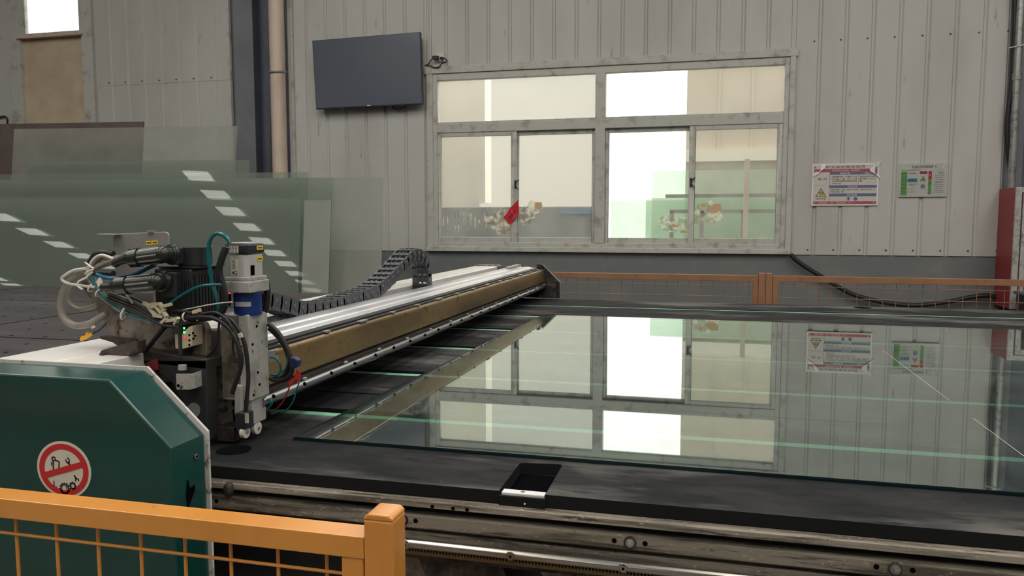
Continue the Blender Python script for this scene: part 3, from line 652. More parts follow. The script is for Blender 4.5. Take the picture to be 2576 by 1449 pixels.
lean_sheet('brown_board', m_brown, m_brown, -8.6, -6.5464, 2.6405, 7.9, 7, LEAN, .02, 'dark brown board leaning at the back of the glass rack', 'board', zb=.18)
SH = [ (88, 583, 321, 7.74, 8, 8.5, 'tallest glass sheet on the rack, rising in front of the brown board'),
       (113, 611, 404, 7.66, 8, 8.5, 'second tallest glass sheet on the rack, its right end before the steel column'),
       (-500, 928, 448, 7.58, 8, 8.5, 'glass sheet reaching furthest right on the rack, its right edge beyond the downpipe'),
       (-700, 738, 434, 7.50, 8, 8.5, 'long glass sheet of the rack ending below the cream downpipe'),
       (-600, 797, 448, 7.42, 8, 8.5, 'glass sheet on the rack with a dark right edge beside the narrow pale offcut'),
       (-620, 694, 493, 7.34, 8, 8.5, 'lower glass sheet on the rack behind the stepper motor'),
       (772, 834, 503, 7.46, 8, 8.5, 'narrow pale glass offcut standing upright at the front of the rack'),
       (-640, 716, 497, 7.18, 8, 8.5, 'frontmost broad low glass sheet on the rack') ]
for (pl, pr, py, Y, yaw, ln, lab) in SH:
    f = lambda px: -Y*math.tan(math.radians(14) - math.atan((px-1288)/1936))
    z = 1.45 - (py-557)/1936.0*Y*.985/math.cos(math.radians(14)-math.atan((0.5*(max(pl,0)+pr)-1288)/1936))*math.cos(math.atan((0.5*(max(pl,0)+pr)-1288)/1936))
    lean_sheet('glass_sheet', {928: m_sheet_d, 834: m_sheet_d, 583: m_sheet_t}.get(pr, m_sheet), m_edge_pale if pr != 797 else m_edge_glass, max(f(pl), -9.5), f(pr), z, Y, yaw, math.radians(ln), .006, lab, 'glass sheet', G)

# ------------------------------------------------------------------ cutting table
tb = thing('glass_cutting_table', (-1.5, 3.4, 0), 'long black felt covered glass cutting table with green belts and steel side rails', 'cutting table')
TX0, TX1, TY0, TY1, TZ = -1.62, 3.2, 1.485, 5.38, .90
BY = [1.975, 2.565, 3.155, 3.75, 4.345, 4.935]
def arc(cx, cy, r, a0, a1, n=14, ry=None):
    return [(cx+r*math.cos(a0+(a1-a0)*i/n), cy+(ry or r)*math.sin(a0+(a1-a0)*i/n)) for i in range(n+1)]
def board(poly, name='felt_board', mat=None, z0=None, z1=None):
    b = MB().prism(poly, 'z', TZ-.026 if z0 is None else z0, TZ if z1 is None else z1)
    b.m = [0, 0] + [1]*(len(b.f)-2)
    return b.build(name, [mat or m_felt, m_felt_side], tb, bevel=0)
H = math.pi/2
y0, y1 = TY0, BY[0]-.016
HX, HY, HR = -1.092, 1.602, .042
board([(TX0,y0),(HX,y0)] + arc(HX,HY,HR,-H,-3*H) + [(HX,y1),(TX0,y1)])
board([(HX,y0),(-.398,y0),(-.398,1.665)] + arc(-.388,1.665,.010,math.pi,H,4) + arc(-.311,1.675,.010,H,0,4) + [(-.301,y0),(TX1,y0),(TX1,y1),(HX,y1)] + arc(HX,HY,HR,H,-H))
board([(TX0,BY[0]+.066),(TX1,BY[0]+.066),(TX1,2.238),(TX0,2.238)]); board([(TX0,2.252),(TX1,2.252),(TX1,BY[1]-.016),(TX0,BY[1]-.016)])
for i in range(1, 5): board([(TX0,BY[i]+.066),(TX1,BY[i]+.066),(TX1,BY[i+1]-.016),(TX0,BY[i+1]-.016)])
y0, y1 = BY[5]+.04, TY1
RX, RYc, RR = .995, 5.305, .055
board([(TX0,y0),(RX,y0)] + arc(RX,RYc,RR,-H,-3*H) + [(RX,y1),(TX0,y1)]); board([(RX,y0),(TX1,y0),(TX1,y1),(RX,y1)] + arc(RX,RYc,RR,H,-H))
for i, y in enumerate(BY): box('conveyor_belt', m_belt, tb, TX0, TX1, y-.015, y+.017 if i < 5 else y+.006, TZ-.02, TZ+.0005, bevel=.001)
box('table_bed', m_felt_side, tb, -7.4, TX1, TY0+.004, TY1-.004, TZ-.07, TZ-.0265)
# slot with its white bar
box('slot_lining', m_hole, tb, -.397, -.302, 1.492, 1.674, TZ-.0262, TZ-.0258)
sb = MB().box(-.393, -.303, TY0+.001, TY0+.022, TZ-.026, TZ-.002).build('slot_bar', M('white_aluminium_bar', lin(232,232,236), .35, .3), tb, bevel=.002)
MB().cyl((-.350,TY0+.011,TZ-.003),(-.350,TY0+.011,TZ-.0012),.0045,seg=12).build('bar_bolt', m_gold, sb)
box('slot_stop', m_felt_side, tb, -.396, -.300, TY0-.006, TY0+.0005, TZ-.03, TZ-.008)
MB().cyl((-.342,TY0-.008,TZ-.020),(-.342,TY0-.005,TZ-.020),.002,seg=8).build('stop_screw', m_zip, tb)
# air board half left of the bridge
xs_ = [-1.66, -3.66, -5.5, -7.4]; ys_ = [1.50, 2.95, 4.38, 5.38]
for i in range(3):
    for j in range(3):
        board([(xs_[i+1]+.008,ys_[j]+.008),(xs_[i]-.008,ys_[j]+.008),(xs_[i]-.008,ys_[j+1]-.008),(xs_[i+1]+.008,ys_[j+1]-.008)], 'air_board', m_airboard)
ah = MB()
for i in range(28):
    for j in range(19):
        x, y = -1.75-.2*i+.1*(j % 2), 1.6+.2*j
        ah.add([(x+.012*math.cos(k*math.pi/4), y+.010*math.sin(k*math.pi/4), TZ+.0006) for k in range(8)], [tuple(range(8))])
ah.build('air_holes', m_hole, tb, smooth=0, kind='stuff')
# front side: profiles, shaft, rack
FX0, FX1 = -1.62, 3.2
MB().prism([(1.478,.872),(1.466,.869),(1.464,.858),(1.474,.853),(1.55,.853),(1.55,.872)], 'x', FX0, FX1).build('side_profile', m_alu_dirty, tb)
MB().prism([(1.476,.840),(1.466,.837),(1.466,.812),(1.474,.806),(1.55,.806),(1.55,.840)], 'x', FX0, FX1).build('side_profile', m_alu_dirty, tb)
box('profile_groove', m_felt_side, tb, FX0, FX1, 1.49, 1.54, .80, .874)
box('rail_carrier', m_alu_dirty, tb, FX0, FX1, 1.474, 1.56, .770, .800, bevel=.002)
shf = MB().cyl((FX0,1.462,.779),(FX1,1.462,.779),.0105,seg=20).build('guide_shaft', m_steel, tb)
for k in range(-4, 16):
    x = -.365 + .2255*k
    b_ = MB(); b_.torus((x,1.4525,.779),(0,-1,0),.0085,.0016,18,6); b_.cyl((x,1.455,.779),(x,1.449,.779),.0062,seg=14)
    o_ = b_.build('shaft_bolt', m_steel, tb)
    MB().cyl((x,1.4495,.779),(x,1.4485,.779),.003,seg=6).build('hex_socket', m_hole, o_)
for k in range(-2, 6):
    x = -.128 + .474*k
    b_ = MB(); b_.cyl((x,1.466,.826),(x,1.462,.826),.0085,seg=20); b_.cyl((x,1.462,.826),(x,1.456,.826),.0065,seg=6); b_.cyl((x,1.456,.826),(x,1.450,.826),.0035,seg=10)
    b_.build('adjusting_nut', m_galv, tb); MB().cyl((x,1.468,.826),(x,1.4645,.826),.0125,seg=20).build('stained_washer', m_grimy, tb)
    for dx in (-.031, .029): MB().cyl((x+dx,1.4655,.827),(x+dx,1.4650,.827),.005,seg=12).build('drilled_hole', m_hole, tb)
for x in (-.535,-.49,-.46): MB().cyl((x,1.4635,.862),(x,1.463,.862),.004,seg=12).build('drilled_hole', m_hole, tb)
rkp = [(FX0,.752)] ; tp = .0068; n_t = 300
zig = []
for i in range(n_t):
    x = -1.0+tp*i
    zig += [(x,.7655),(x+tp*.22,.7655),(x+tp*.5,.760),(x+tp*.78,.760)]
MB().prism([(-1.0,.7535)] + [(p[0], p[1]) for p in zig][0:0] + [(-1.0+tp*n_t,.7535)] + zig[::-1], 'y', 1.466, 1.48).build('gear_rack', M('brown_gear_rack', lin(120,100,70), .45, .5), tb)
box('rack_rail', m_grimy, tb, FX0, FX1, 1.48, 1.56, .74, .772)
box('under_beam', m_black_steel, tb, FX0, FX1, 1.58, 1.66, .60, .80)
for x in (-1.35, .1, 1.6, 3.0):
    for y in (1.6, 5.2): box('table_leg', m_black_steel, tb, x-.06, x+.06, y-.06, y+.06, 0, .64)
for x in (-3.6, -5.4, -7.2):
    for y in (1.7, 5.2): box('table_leg', m_black_steel, tb, x-.06, x+.06, y-.06, y+.06, 0, .84)
for (a, b_, w) in (((-1.30,1.60,.22),(-.56,1.53,.738),.09), ((.05,1.60,.22),(-.30,1.53,.738),.05), ((-1.0,1.62,.05),(-.50,1.56,.738),.05), ((.15,1.60,.22),(.75,1.53,.738),.09)):
    MB().bar(a, b_, .02, w).build('brace_plate', m_taupe, tb)
MB().prism([(-.585,.742),(-.40,.742),(-.36,.66),(-.42,.58),(-.53,.60)], 'y', 1.50, 1.515).build('guard_plate', m_grimy, tb)
MB().prism([(-.20,.742),(.10,.742),(.12,.63),(-.10,.61)], 'y', 1.52, 1.535).build('guard_plate', m_grimy, tb)
MB().sphere((-1.012,1.462,.858), .012, sz=1.4).build('bumper_knob', m_grimy, tb)

# glass on the table: two stacked sheets
def table_sheet(dx, dy, z, label):
    b = MB(); p = [(-.997+dx,1.712+dy),(2.62+dx,1.690+dy),(2.70+dx,4.31+dy),(-.905+dx,4.37+dy)]
    b.v = [(x,y,z) for x,y in p] + [(x,y,z+.0045) for x,y in p]
    b.f = [(3,2,1,0),(4,5,6,7)]; b.m = [0,0]
    for i in range(4): b.face((i,(i+1) % 4,(i+1) % 4+4,i+4), 1)
    return b.build('glass_sheet', [m_table_glass, m_edge_glass], None, smooth=0, label=label, cat='glass sheet')
table_sheet(0, 0, TZ+.001, 'lower of the two clear glass sheets lying on the cutting table')
top_glass = table_sheet(.004, -.002, TZ+.0057, 'upper of the two clear glass sheets lying on the cutting table, scored across')
for a, b_ in (((0.7392, 3.4789, 0.9104), (0.7316, 2.5421, 0.9104)), ((0.7291, 2.3273, 0.9104), (0.7264, 1.8346, 0.9104))):
    MB().bar(a, b_, .0012, .0004).build('score_line', m_paper, top_glass, label='thin white score line')

# ------------------------------------------------------------------ gantry bridge
br = thing('gantry_bridge', (-1.25, 3.4, 0), 'bronze and silver gantry bridge spanning the cutting table with a dark green end cover', 'gantry')
BX = -1.115; B0, B1 = 1.42, 5.44
MB().prism([(BX,1.018),(BX,1.094),(BX-.002,1.101),(BX-.007,1.106),(BX-.014,1.108),(BX-.11,1.108),(BX-.11,1.010),(BX-.008,1.010)], 'y', B0+.36, B1).build('main_beam', m_gold, br)
MB().prism([(-1.185,1.095),(-1.125,1.095),(-1.125,1.1125),(-1.145,1.1125),(-1.145,1.118),(-1.178,1.118),(-1.185,1.116)], 'y', B0+.36, B1).build('guide_rail', m_rail_black, br)
MB().prism([(-1.362,1.02),(-1.185,1.02),(-1.185,1.118),(-1.215,1.120),(-1.220,1.124),(-1.262,1.124),(-1.268,1.121),(-1.280,1.121),(-1.286,1.126),(-1.352,1.126),(-1.362,1.120)], 'y', B0+.36, B1-.01).build('top_cover', m_alu_top, br, bevel=.002)
MB().cyl((-1.090,B0+.3,.9895),(-1.100,B1,.9895),.0135,seg=20).build('guide_shaft', m_chrome, br)
for k in range(24):
    y = 1.763+.161*k
    if y > 5.35: break
    MB().cyl((-1.0795-.0025*(y-1.5)/4,y,.996),(-1.0765-.0025*(y-1.5)/4,y,.9975),.0058,.0050,seg=12).build('shaft_hole', m_hole, br)
box('shaft_support', m_rail_black, br, -1.130, -1.096, B0+.3, B1, .990, 1.010)
clip0 = None
for k in range(14):
    y = 1.89+.26*k; L = .024 if k % 3 != 2 else .055
    MB().box(-1.136,-1.118,y-L/2,y+L/2,1.108,1.1155).build('rail_clip', m_galv, br, bevel=.002)
    MB().box(-1.110,-1.088,y+.05,y+.065,1.003,1.010).build('shaft_clip', m_alu, br, bevel=.001)
MB().prism([(-1.615,1.03),(-1.445,1.03),(-1.445,1.125),(-1.45,1.129),(-1.61,1.129),(-1.615,1.125)], 'y', 1.40, 5.40).build('rear_beam', m_white_beam, br)
MB().prism([(-1.445,1.09),(-1.335,1.09),(-1.335,1.128),(-1.445,1.128)], 'y', 1.40, 1.80).build('cover_plate', m_white_beam, br, bevel=.002)
MB().prism([(-1.62,1.02),(-1.435,1.02),(-1.435,1.128),(-1.45,1.137),(-1.61,1.137),(-1.62,1.128)], 'y', 5.36, 5.45).build('beam_cap', m_taupe, br, bevel=.003)
box('chain_trough', m_rail_black, br, -1.445, -1.362, 1.5, 5.4, 1.02, 1.06)
MB().prism([(-1.62,.90),(-1.0,.90),(-.998,1.01),(-1.128,1.138),(-1.14,1.138),(-1.14,1.12),(-1.62,1.0)], 'y', 5.44, 5.47).build('end_plate', m_grimy, br, bevel=.003)
MB().tube([(-.997,5.437,.905),(-.997,5.437,1.012),(-1.128,5.437,1.141)], .006, 6, 1).build('plate_rim', m_galv, br)
box('end_foot', m_grimy, br, -1.15, -1.02, 5.40, 5.46, .905, 1.0, bevel=.004)
box('cover_tab', m_alu, br, -1.315, -1.285, 5.1, 5.42, 1.127, 1.142, bevel=.002); box('cover_tab', m_black_steel, br, -1.16, -1.14, 5.38, 5.43, 1.119, 1.148, bevel=.002)
# supports down to the floor runway
for y in (1.36, 5.46): box('bridge_leg', m_black_steel, br, -1.58, -1.30, y-.01 if y < 2 else y-.02, y+.10 if y < 2 else y+.12, 0.0, .905 if y > 2 else 1.02)
# green end cover
gc = MB().prism([(-2.05,.48),(-1.011,.48),(-1.013,1.004),(-1.152,1.134),(-2.05,1.134)], 'y', 1.28, 1.385).build('end_cover', m_green, br, bevel=.004, segs=2)
bk = MB().prism([(-2.045,.47),(-1.004,.47),(-1.005,1.010),(-1.148,1.141),(-2.045,1.141)], 'y', 1.385, 1.391).build('backing_plate', m_edge_white, br)
MB().cyl((-1.0115,1.352,.966),(-1.0085,1.352,.966),.0055,seg=14).build('rivet', m_galv, gc)
MB().cyl((-1.0086,1.352,.966),(-1.0082,1.352,.966),.003,seg=8).build('rivet', m_hole, gc)
MB().prism([(1.318,.893),(1.324,.925),(1.328,.905),(1.345,.908),(1.343,.897),(1.333,.884),(1.322,.868)], 'x', -1.0118, -1.0096).build('torn_hole', m_hole, gc, smooth=0)
# prohibition sticker on the cover
SX, SZ, SY = -1.271, .9405, 1.2795
def circ(r, n=48, cx=SX, cz=SZ): return [(cx+1.12*r*math.cos(2*math.pi*i/n), cz+r*math.sin(2*math.pi*i/n)) for i in range(n)]
stk = flat('warning_sticker', m_sign_white, br, circ(.0600), SY, .0006)
rg = MB(); n = 48
ro, ri = circ(.0545), circ(.0428)
rg.add([(p[0], SY-.0012, p[1]) for p in ro] + [(p[0], SY-.0012, p[1]) for p in ri], [(i, (i+1) % n, (i+1) % n+n, i+n) for i in range(n)])
ang = math.radians(17.5); dx, dz = math.cos(ang), math.sin(ang)
rg.obox((SX, SY-.0017, SZ), (dx*.0485, 0, dz*.0485), (0,.0001,0), (-dz*.0062, 0, dx*.0062))
rg.build('prohibition_ring', m_sign_red, stk, smooth=0)
def SP(px, py): return (SX + (px-815)/560*.0660, SZ + (712-py)/560*.0600)
ic = MB()
def stroke(pts, w):
    q = [SP(*p) for p in pts]
    for a, b_ in zip(q, q[1:]):
        d = Vector((b_[0]-a[0], 0, b_[1]-a[1])); L = d.length
        if L: ic.obox(((a[0]+b_[0])/2, SY-.0010, (a[1]+b_[1])/2), d*.5, (0,.0001,0), Vector((-d.z,0,d.x))/L*w*.5/560*.06)
stroke([(575,490),(635,475),(650,540),(590,555),(575,490)], 26); stroke([(650,540),(728,560),(710,770),(650,795),(600,720)], 28); stroke([(600,560),(595,800)], 32); stroke([(558,580),(562,660)], 18); stroke([(562,620),(600,610)], 20)
stroke([(595,950),(592,1050),(615,1055)], 22); stroke([(640,1065),(655,1080)], 18)
stroke([(915,545),(985,690)], 42); stroke([(1030,800),(1075,880)], 38)
stroke([(870,500),(880,560),(915,570),(940,545),(935,490),(905,470)], 26); stroke([(1050,920),(1055,880),(1090,860),(1120,880),(1115,910)], 24)
def gear(cx, cy, ro_, ri_, nt):
    c = SP(cx, cy); k = .0600/560; outer = []; inner = []
    N = nt*4
    for i in range(N):
        a = 2*math.pi*i/N; r = (ro_ if i % 4 < 2 else ro_*.8)*k
        outer.append((c[0]+r*math.cos(a), SY-.0012, c[1]+r*math.sin(a))); inner.append((c[0]+ri_*k*math.cos(a), SY-.0012, c[1]+ri_*k*math.sin(a)))
    ic.add(outer+inner, [(i, (i+1) % N, (i+1) % N+N, i+N) for i in range(N)])
gear(820, 1085, 128, 72, 12); gear(990, 1015, 88, 38, 8)
stroke([(835,1025),(862,1060),(860,1110),(815,1145)], 16)
ic.build('pictogram', m_ink, stk, smooth=0)

# cable chain in the trough
ch = thing('cable_chain', (-1.40, 3, 1.1), 'black plastic cable chain looping along the trough of the gantry', 'cable chain')
path = [Vector(p) for p in [(-1.40,1.96,1.225),(-1.40,2.12,1.212)] + [(-1.4000, 2.2825, 1.1798), (-1.4000, 2.4351, 1.1430), (-1.4000, 2.6078, 1.1255), (-1.4000, 2.8045, 1.1342), (-1.4000, 3.0288, 1.1459), (-1.4000, 3.1979, 1.1844), (-1.4000, 3.3849, 1.2494), (-1.4000, 3.4755, 1.2829), (-1.4000, 3.5588, 1.2890), (-1.4000, 3.6341, 1.2699), (-1.4000, 3.6943, 1.2185), (-1.4000, 3.7098, 1.1604), (-1.4000, 3.7077, 1.0889)]]
dense = []
for i in range(len(path)-1):
    p0, p1, p2, p3 = path[max(i-1,0)], path[i], path[i+1], path[min(i+2,len(path)-1)]
    for k in range(30):
        t = k/30; dense.append(0.5*((2*p1)+(p2-p0)*t+(2*p0-5*p1+4*p2-p3)*t*t+(3*p1-p0-3*p2+p3)*t**3))
dense.append(path[-1])
LP = .058; hh = .029; ww = .040
def link_mesh():
    b = MB()
    for sx in (-1, 1):
        prof = [(LP*.50+.012*math.cos(a)-.0, hh*math.sin(a)) for a in [(-H + math.pi*i/8) for i in range(9)]] + [(-LP*.42, hh*.86), (-LP*.5, hh*.6), (-LP*.5, -hh*.6), (-LP*.42, -hh*.86)]
        b.prism(prof, 'x', sx*ww-.0035, sx*ww+.0035)
        b.cyl((sx*(ww+.0035), .012, 0), (sx*(ww+.0075), .012, 0), .014, .012, seg=12)
        b.cyl((sx*(ww+.0070), .012, 0), (sx*(ww+.0082), .012, 0), .0045, seg=8)
    for sz in (-1, 1):
        b.box(-ww, ww, -.014, .010, sz*hh*.88-.0035, sz*hh*.88+.0035)
        b.box(-ww*.35, -ww*.2, -.02, .02, sz*hh*.88-.005, sz*hh*.88+.005); b.box(ww*.2, ww*.35, -.02, .02, sz*hh*.88-.005, sz*hh*.88+.005)
    return b
l0 = link_mesh().build('chain_link', m_chain, ch, bevel=0)
acc = 0; prev = dense[0]; nxt = 0.0; first = True
for i in range(1, len(dense)):
    seg = (dense[i]-prev).length
    while acc + seg >= nxt:
        t = (nxt-acc)/seg if seg else 0
        p = prev.lerp(dense[i], t); u = (dense[min(i+2,len(dense)-1)]-dense[max(i-3,0)]).normalized()
        ang = math.atan2(u.z, u.y)
        o = l0 if first else l0.copy()
        if not first: COL.objects.link(o); o.parent = ch
        o.matrix_parent_inverse = world_of(ch).inverted(); o.location = p; o.rotation_euler = (ang, 0, 0); first = False
        nxt += LP
    acc += seg; prev = dense[i]
box('chain_anchor', m_rail_black, ch, -1.44, -1.365, 3.68, 3.76, 1.061, 1.13, bevel=.003)

# ------------------------------------------------------------------ cutting head on the bridge
hd = thing('cutting_head', (-1.15, 1.7, .92), 'soiled cutting head with motors, hoses and white rollers at the gantry near end', 'cutting head')
# Z column
cx0, cx1 = -1.1583, -1.0792; zt = 1.2227
MB().box(cx0, cx1, 1.66, 1.745, 1.0067, zt).build('axis_housing', m_alu, hd, bevel=.003)
MB().box(cx0+.004, cx0+.052, 1.6595, 1.661, 1.0143, zt-.004).build('axis_face_plate', m_taupe, hd)
MB().box(cx1-.052, cx1-.006, 1.672, 1.736, 0.9432, 1.0074).build('axis_slide', m_alu, hd, bevel=.002)
MB().box(-1.2247, -1.1707, 1.68, 1.72, 0.8899, 1.1766).build('back_plate', m_taupe, hd, bevel=.003)
for (px, py) in ((660,820),(660,930),(638,860),(636,980),(666,960)):
    MB().cyl((cx1+.0, 1.7045-.02+ (px-650)*.0009, 1.1899 - (py-820)/1936*2.05), (cx1+.0015, 1.7045-.02+(px-650)*.0009, 1.1899-(py-820)/1936*2.05), .0035, seg=8).build('screw_hole', m_hole, hd)
# stepper motor stack
mx0, mx1 = -1.1317, -1.0747; my0, my1 = 1.655, 1.73
def ZM(py): return 1.45 - (py-557)/1936*1.655*1.135
z_a, z_b, z_c, z_d, z_e = ZM(612), ZM(638), ZM(696), ZM(706), ZM(736)
MB().box(mx0-.004, mx1+.002, my0-.003, my1+.002, z_b, z_a).build('motor_cap', m_motor, hd, bevel=.006)
MB().box(mx0+.006, mx1-.006, my0+.006, my1-.006, z_a-.001, z_a+.003).build('cap_lid', m_alu_top, hd, bevel=.001)
o_ = MB()
ch_ = .010
o_.prism([(mx0+ch_,my0),(mx1-ch_,my0),(mx1,my0+ch_),(mx1,my1-ch_),(mx1-ch_,my1),(mx0+ch_,my1),(mx0,my1-ch_),(mx0,my0+ch_)], 'z', z_c, z_b-.002)
mb_ = o_.build('stepper_motor_body', m_motor_alu, hd)
MB().box(mx0-.004, mx1+.004, my0-.004, my1+.004, z_d, z_c).build('motor_flange', m_alu, hd, bevel=.002)
MB().box(mx0-.006, mx1+.008, my0-.006, my1+.008, z_e, z_d).build('gearbox_adapter', m_alu, hd, bevel=.003)
MB().cyl(((mx0+mx1)/2+.003, (my0+my1)/2, z_e), ((mx0+mx1)/2+.003, (my0+my1)/2, ZM(795)), .034, seg=32).build('blue_gearbox', m_blue, hd, bevel=.002)
MB().cyl(((mx0+mx1)/2+.003, (my0+my1)/2, ZM(742)), ((mx0+mx1)/2+.003, (my0+my1)/2, ZM(748)), .0345, seg=32).build('gearbox_groove', m_navy, hd)
lb_ = MB(); R_ = .0344; cxm, cym = (mx0+mx1)/2+.003, (my0+my1)/2
vs = []
for i in range(7):
    a = math.radians(-118 + 12*i); vs += [(cxm+R_*math.cos(a), cym+R_*math.sin(a), ZM(771)), (cxm+R_*math.cos(a), cym+R_*math.sin(a), ZM(759))]
lb_.add(vs, [(2*i, 2*i+2, 2*i+3, 2*i+1) for i in range(6)]); lb_.build('rating_plate', m_alu, hd)
# labels
def ylabel(x0, x1, z0, z1, y, par=hd, n=5):
    o = flat('yellow_label', m_yellow, par, [(x0,z0),(x1,z0),(x1,z1),(x0,z1)], y, .0008)
    b = MB(); w = (x1-x0)/(n*1.6)
    for i in range(n):
        x = x0+(x1-x0)*(.14+.76*i/n); b.box(x, x+w*.8, y-.0013, y-.0008, z0+(z1-z0)*.33, z0+(z1-z0)*.67)
    b.build('label_print', m_ink, o); return o
def ylabel_x(x, y0, y1, z0, z1):
    o = MB().box(x, x+.0008, y0, y1, z0, z1).build('yellow_label', m_yellow, hd)
    b = MB()
    for i in range(5):
        y = y0+(y1-y0)*(.14+.15*i); b.box(x+.0008, x+.0012, y, y+(y1-y0)*.09, z0+(z1-z0)*.33, z0+(z1-z0)*.67)
    b.build('label_print', m_ink, o)
ylabel_x(mx1+.0022, 1.694, 1.722, ZM(629), ZM(618)); ylabel_x(mx1+.0002, 1.696, 1.722, ZM(658), ZM(646))
MB().box(mx1-.0006, mx1+.001, 1.668, 1.684, ZM(692), ZM(667)).build('torn_patch', m_hole, hd)
MB().box(mx0+.010, mx0+.036, my0-.0042, my0-.003, ZM(636), ZM(617)).build('white_label', m_paper, hd)
ll = MB()
for i in range(6):
    for j in range(3): ll.box(mx0+.012+.008*j, mx0+.017+.008*j, my0-.0046, my0-.0042, ZM(634-3*i), ZM(633-3*i))
ll.build('label_print', m_ink, hd)
MB().box(mx0+.014, mx0+.032, my0-.0008, my0+.0004, ZM(690), ZM(652)).build('rating_plate', m_sign_white, hd)
ll = MB()
for i in range(8): ll.box(mx0+.0165, mx0+.0165+.010*(.6+.4*((i*7) % 3)/2), my0-.0012, my0-.0008, ZM(676-3*i), ZM(675-3*i))
ll.torus((mx0+.0255, my0-.001, ZM(685)), (0,-1,0), .004, .0008, 16, 4); ll.box(mx0+.016, mx0+.0195, my0-.0012, my0-.0008, ZM(688), ZM(682))
ll.build('label_print', m_ink, hd)
# servo motor
sx0, sx1 = -1.3128, -1.2046
ZS = lambda py: 1.45 - (py-557)/1936*1.62*1.19
sv = MB().box(sx0, sx1, 1.62, 1.735, ZS(800), ZS(672)).build('servo_motor', m_motor, hd, bevel=.006)
fn = MB()
for i in range(9): fn.box(sx1-.002, sx1+.005, 1.63+.012*i, 1.637+.012*i, ZS(798), ZS(690))
for i in range(5): fn.box(sx1-.024+.006*i, sx1-.021+.006*i, 1.617, 1.622, ZS(796), ZS(700))
fn.build('cooling_fin', m_motor, sv, kind='stuff')
MB().box(sx0+.012, sx1+.012, 1.622, 1.74, ZS(671), ZS(666)).build('motor_flange', m_motor, hd, bevel=.002)
capx0, capx1 = -1.2500, -1.1866
MB().prism([(capx0,1.625),(capx1-.02,1.625),(capx1-.006,1.631),(capx1,1.642),(capx1,1.675),(capx1-.006,1.688),(capx1-.02,1.694),(capx0,1.694)], 'z', ZS(666), ZS(617)).build('encoder_cap', m_motor, hd, bevel=.004)
MB().box(-1.2790, -1.2354, 1.60, 1.625, ZS(742), ZS(680)).build('connector_base', m_motor, hd, bevel=.005)
MB().box(-1.2434, -1.2279, 1.60, 1.66, ZS(662), ZS(618)).build('connector_base', m_motor, hd, bevel=.005)
def connector(pa, pb, pc, name='cable_connector'):
    """pa: socket end, pb: elbow, pc: cable end"""
    b = MB(); a, e, c = Vector(pa), Vector(pb), Vector(pc)
    b.cyl(a, a.lerp(e,.35), .0235, seg=24); b.torus(a.lerp(e,.25), e-a, .0225, .0035, 24, 8); b.torus(a.lerp(e,.42), e-a, .0215, .0035, 24, 8)
    b.cyl(a.lerp(e,.35), e, .0212, seg=24); b.sphere(e, .0213, 16, 10)
    b.cyl(e, e.lerp(c,.62), .0213, .0200, seg=24)
    d = (c-e).normalized(); k = d.cross(Vector((0,0,1))).normalized(); w = k.cross(d)
    for i in range(10):
        an = 2*math.pi*i/10; r = k*math.cos(an)+w*math.sin(an)
        b.cyl(e.lerp(c,.05)+r*.0198, e.lerp(c,.6)+r*.0187, .003, seg=6)
    b.cyl(e.lerp(c,.62), e.lerp(c,.86), .0240, .0230, seg=10); b.cyl(e.lerp(c,.86), c, .0190, .0125, seg=12)
    return b.build(name, m_connector, hd, smooth=40)
connector((-1.2461, 1.6150, 1.3707), (-1.2560, 1.5850, 1.3718), (-1.3511, 1.5750, 1.3597))
connector((-1.2692, 1.6050, 1.3052), (-1.2709, 1.5750, 1.3064), (-1.3854, 1.5650, 1.2944))
MB().cyl((-1.3355, 1.5700, 1.3840), (-1.3349, 1.5700, 1.3735), .003, seg=8).build('clamp_screw', m_connector, hd)
# sheet bracket (inverted L)
MB().prism([(-1.4969, 1.4102), (-1.4917, 1.4154), (-1.4817, 1.4186), (-1.3398, 1.4242), (-1.3316, 1.4212), (-1.3284, 1.4151), (-1.3349, 1.2691), (-1.4946, 1.2655)], 'y', 1.70, 1.705).build('sheet_bracket', m_bracket, hd, bevel=.001)
MB().box(-1.5204, -1.4692, 1.672, 1.705, 1.4147, 1.4188).build('bracket_flange', m_bracket, hd, bevel=.0015)
MB().cyl((-1.3818, 1.7020, 1.4230), (-1.3816, 1.7020, 1.4271), .010, seg=16).build('bracket_bolt', m_bracket, hd)
ylabel(-1.3954, -1.3781, 1.3904, 1.4006, 1.6995); ylabel(-1.3769, -1.3596, 1.3915, 1.4017, 1.6995)
MB().prism([(-1.4957, 1.2664), (-1.3745, 1.2691), (-1.3776, 1.2020), (-1.4120, 1.2114), (-1.4413, 1.2313)], 'y', 1.69, 1.695).build('gusset_plate', m_bracket, hd, bevel=.001)
# carriage plate
MB().prism([(-1.5557, 1.3053), (-1.5119, 1.3061), (-1.4770, 1.2844), (-1.3977, 1.2559), (-1.3362, 1.2234), (-1.2952, 1.2106), (-1.1912, 1.2020), (-1.1830, 1.1845), (-1.1881, 1.0533), (-1.3906, 1.0429), (-1.3913, 1.1490), (-1.4385, 1.1533), (-1.4598, 1.1587), (-1.4751, 1.1868), (-1.5065, 1.2298), (-1.5346, 1.2700)], 'y', 1.64, 1.66).build('carriage_plate', m_taupe, hd, bevel=.002)
MB().prism([(-1.4914, 1.1593), (-1.3985, 1.1555), (-1.3810, 1.1532), (-1.3875, 1.1397), (-1.4134, 1.1408), (-1.4256, 1.1342), (-1.4399, 1.1357), (-1.4526, 1.1433), (-1.4918, 1.1521)], 'y', 1.633, 1.66).build('wiper_block', m_grimy, hd, bevel=.002)
MB().box(-1.4095, -1.2041, 1.66, 1.76, 0.8953, 1.1168).build('carriage_block', m_grimy, hd, bevel=.004)
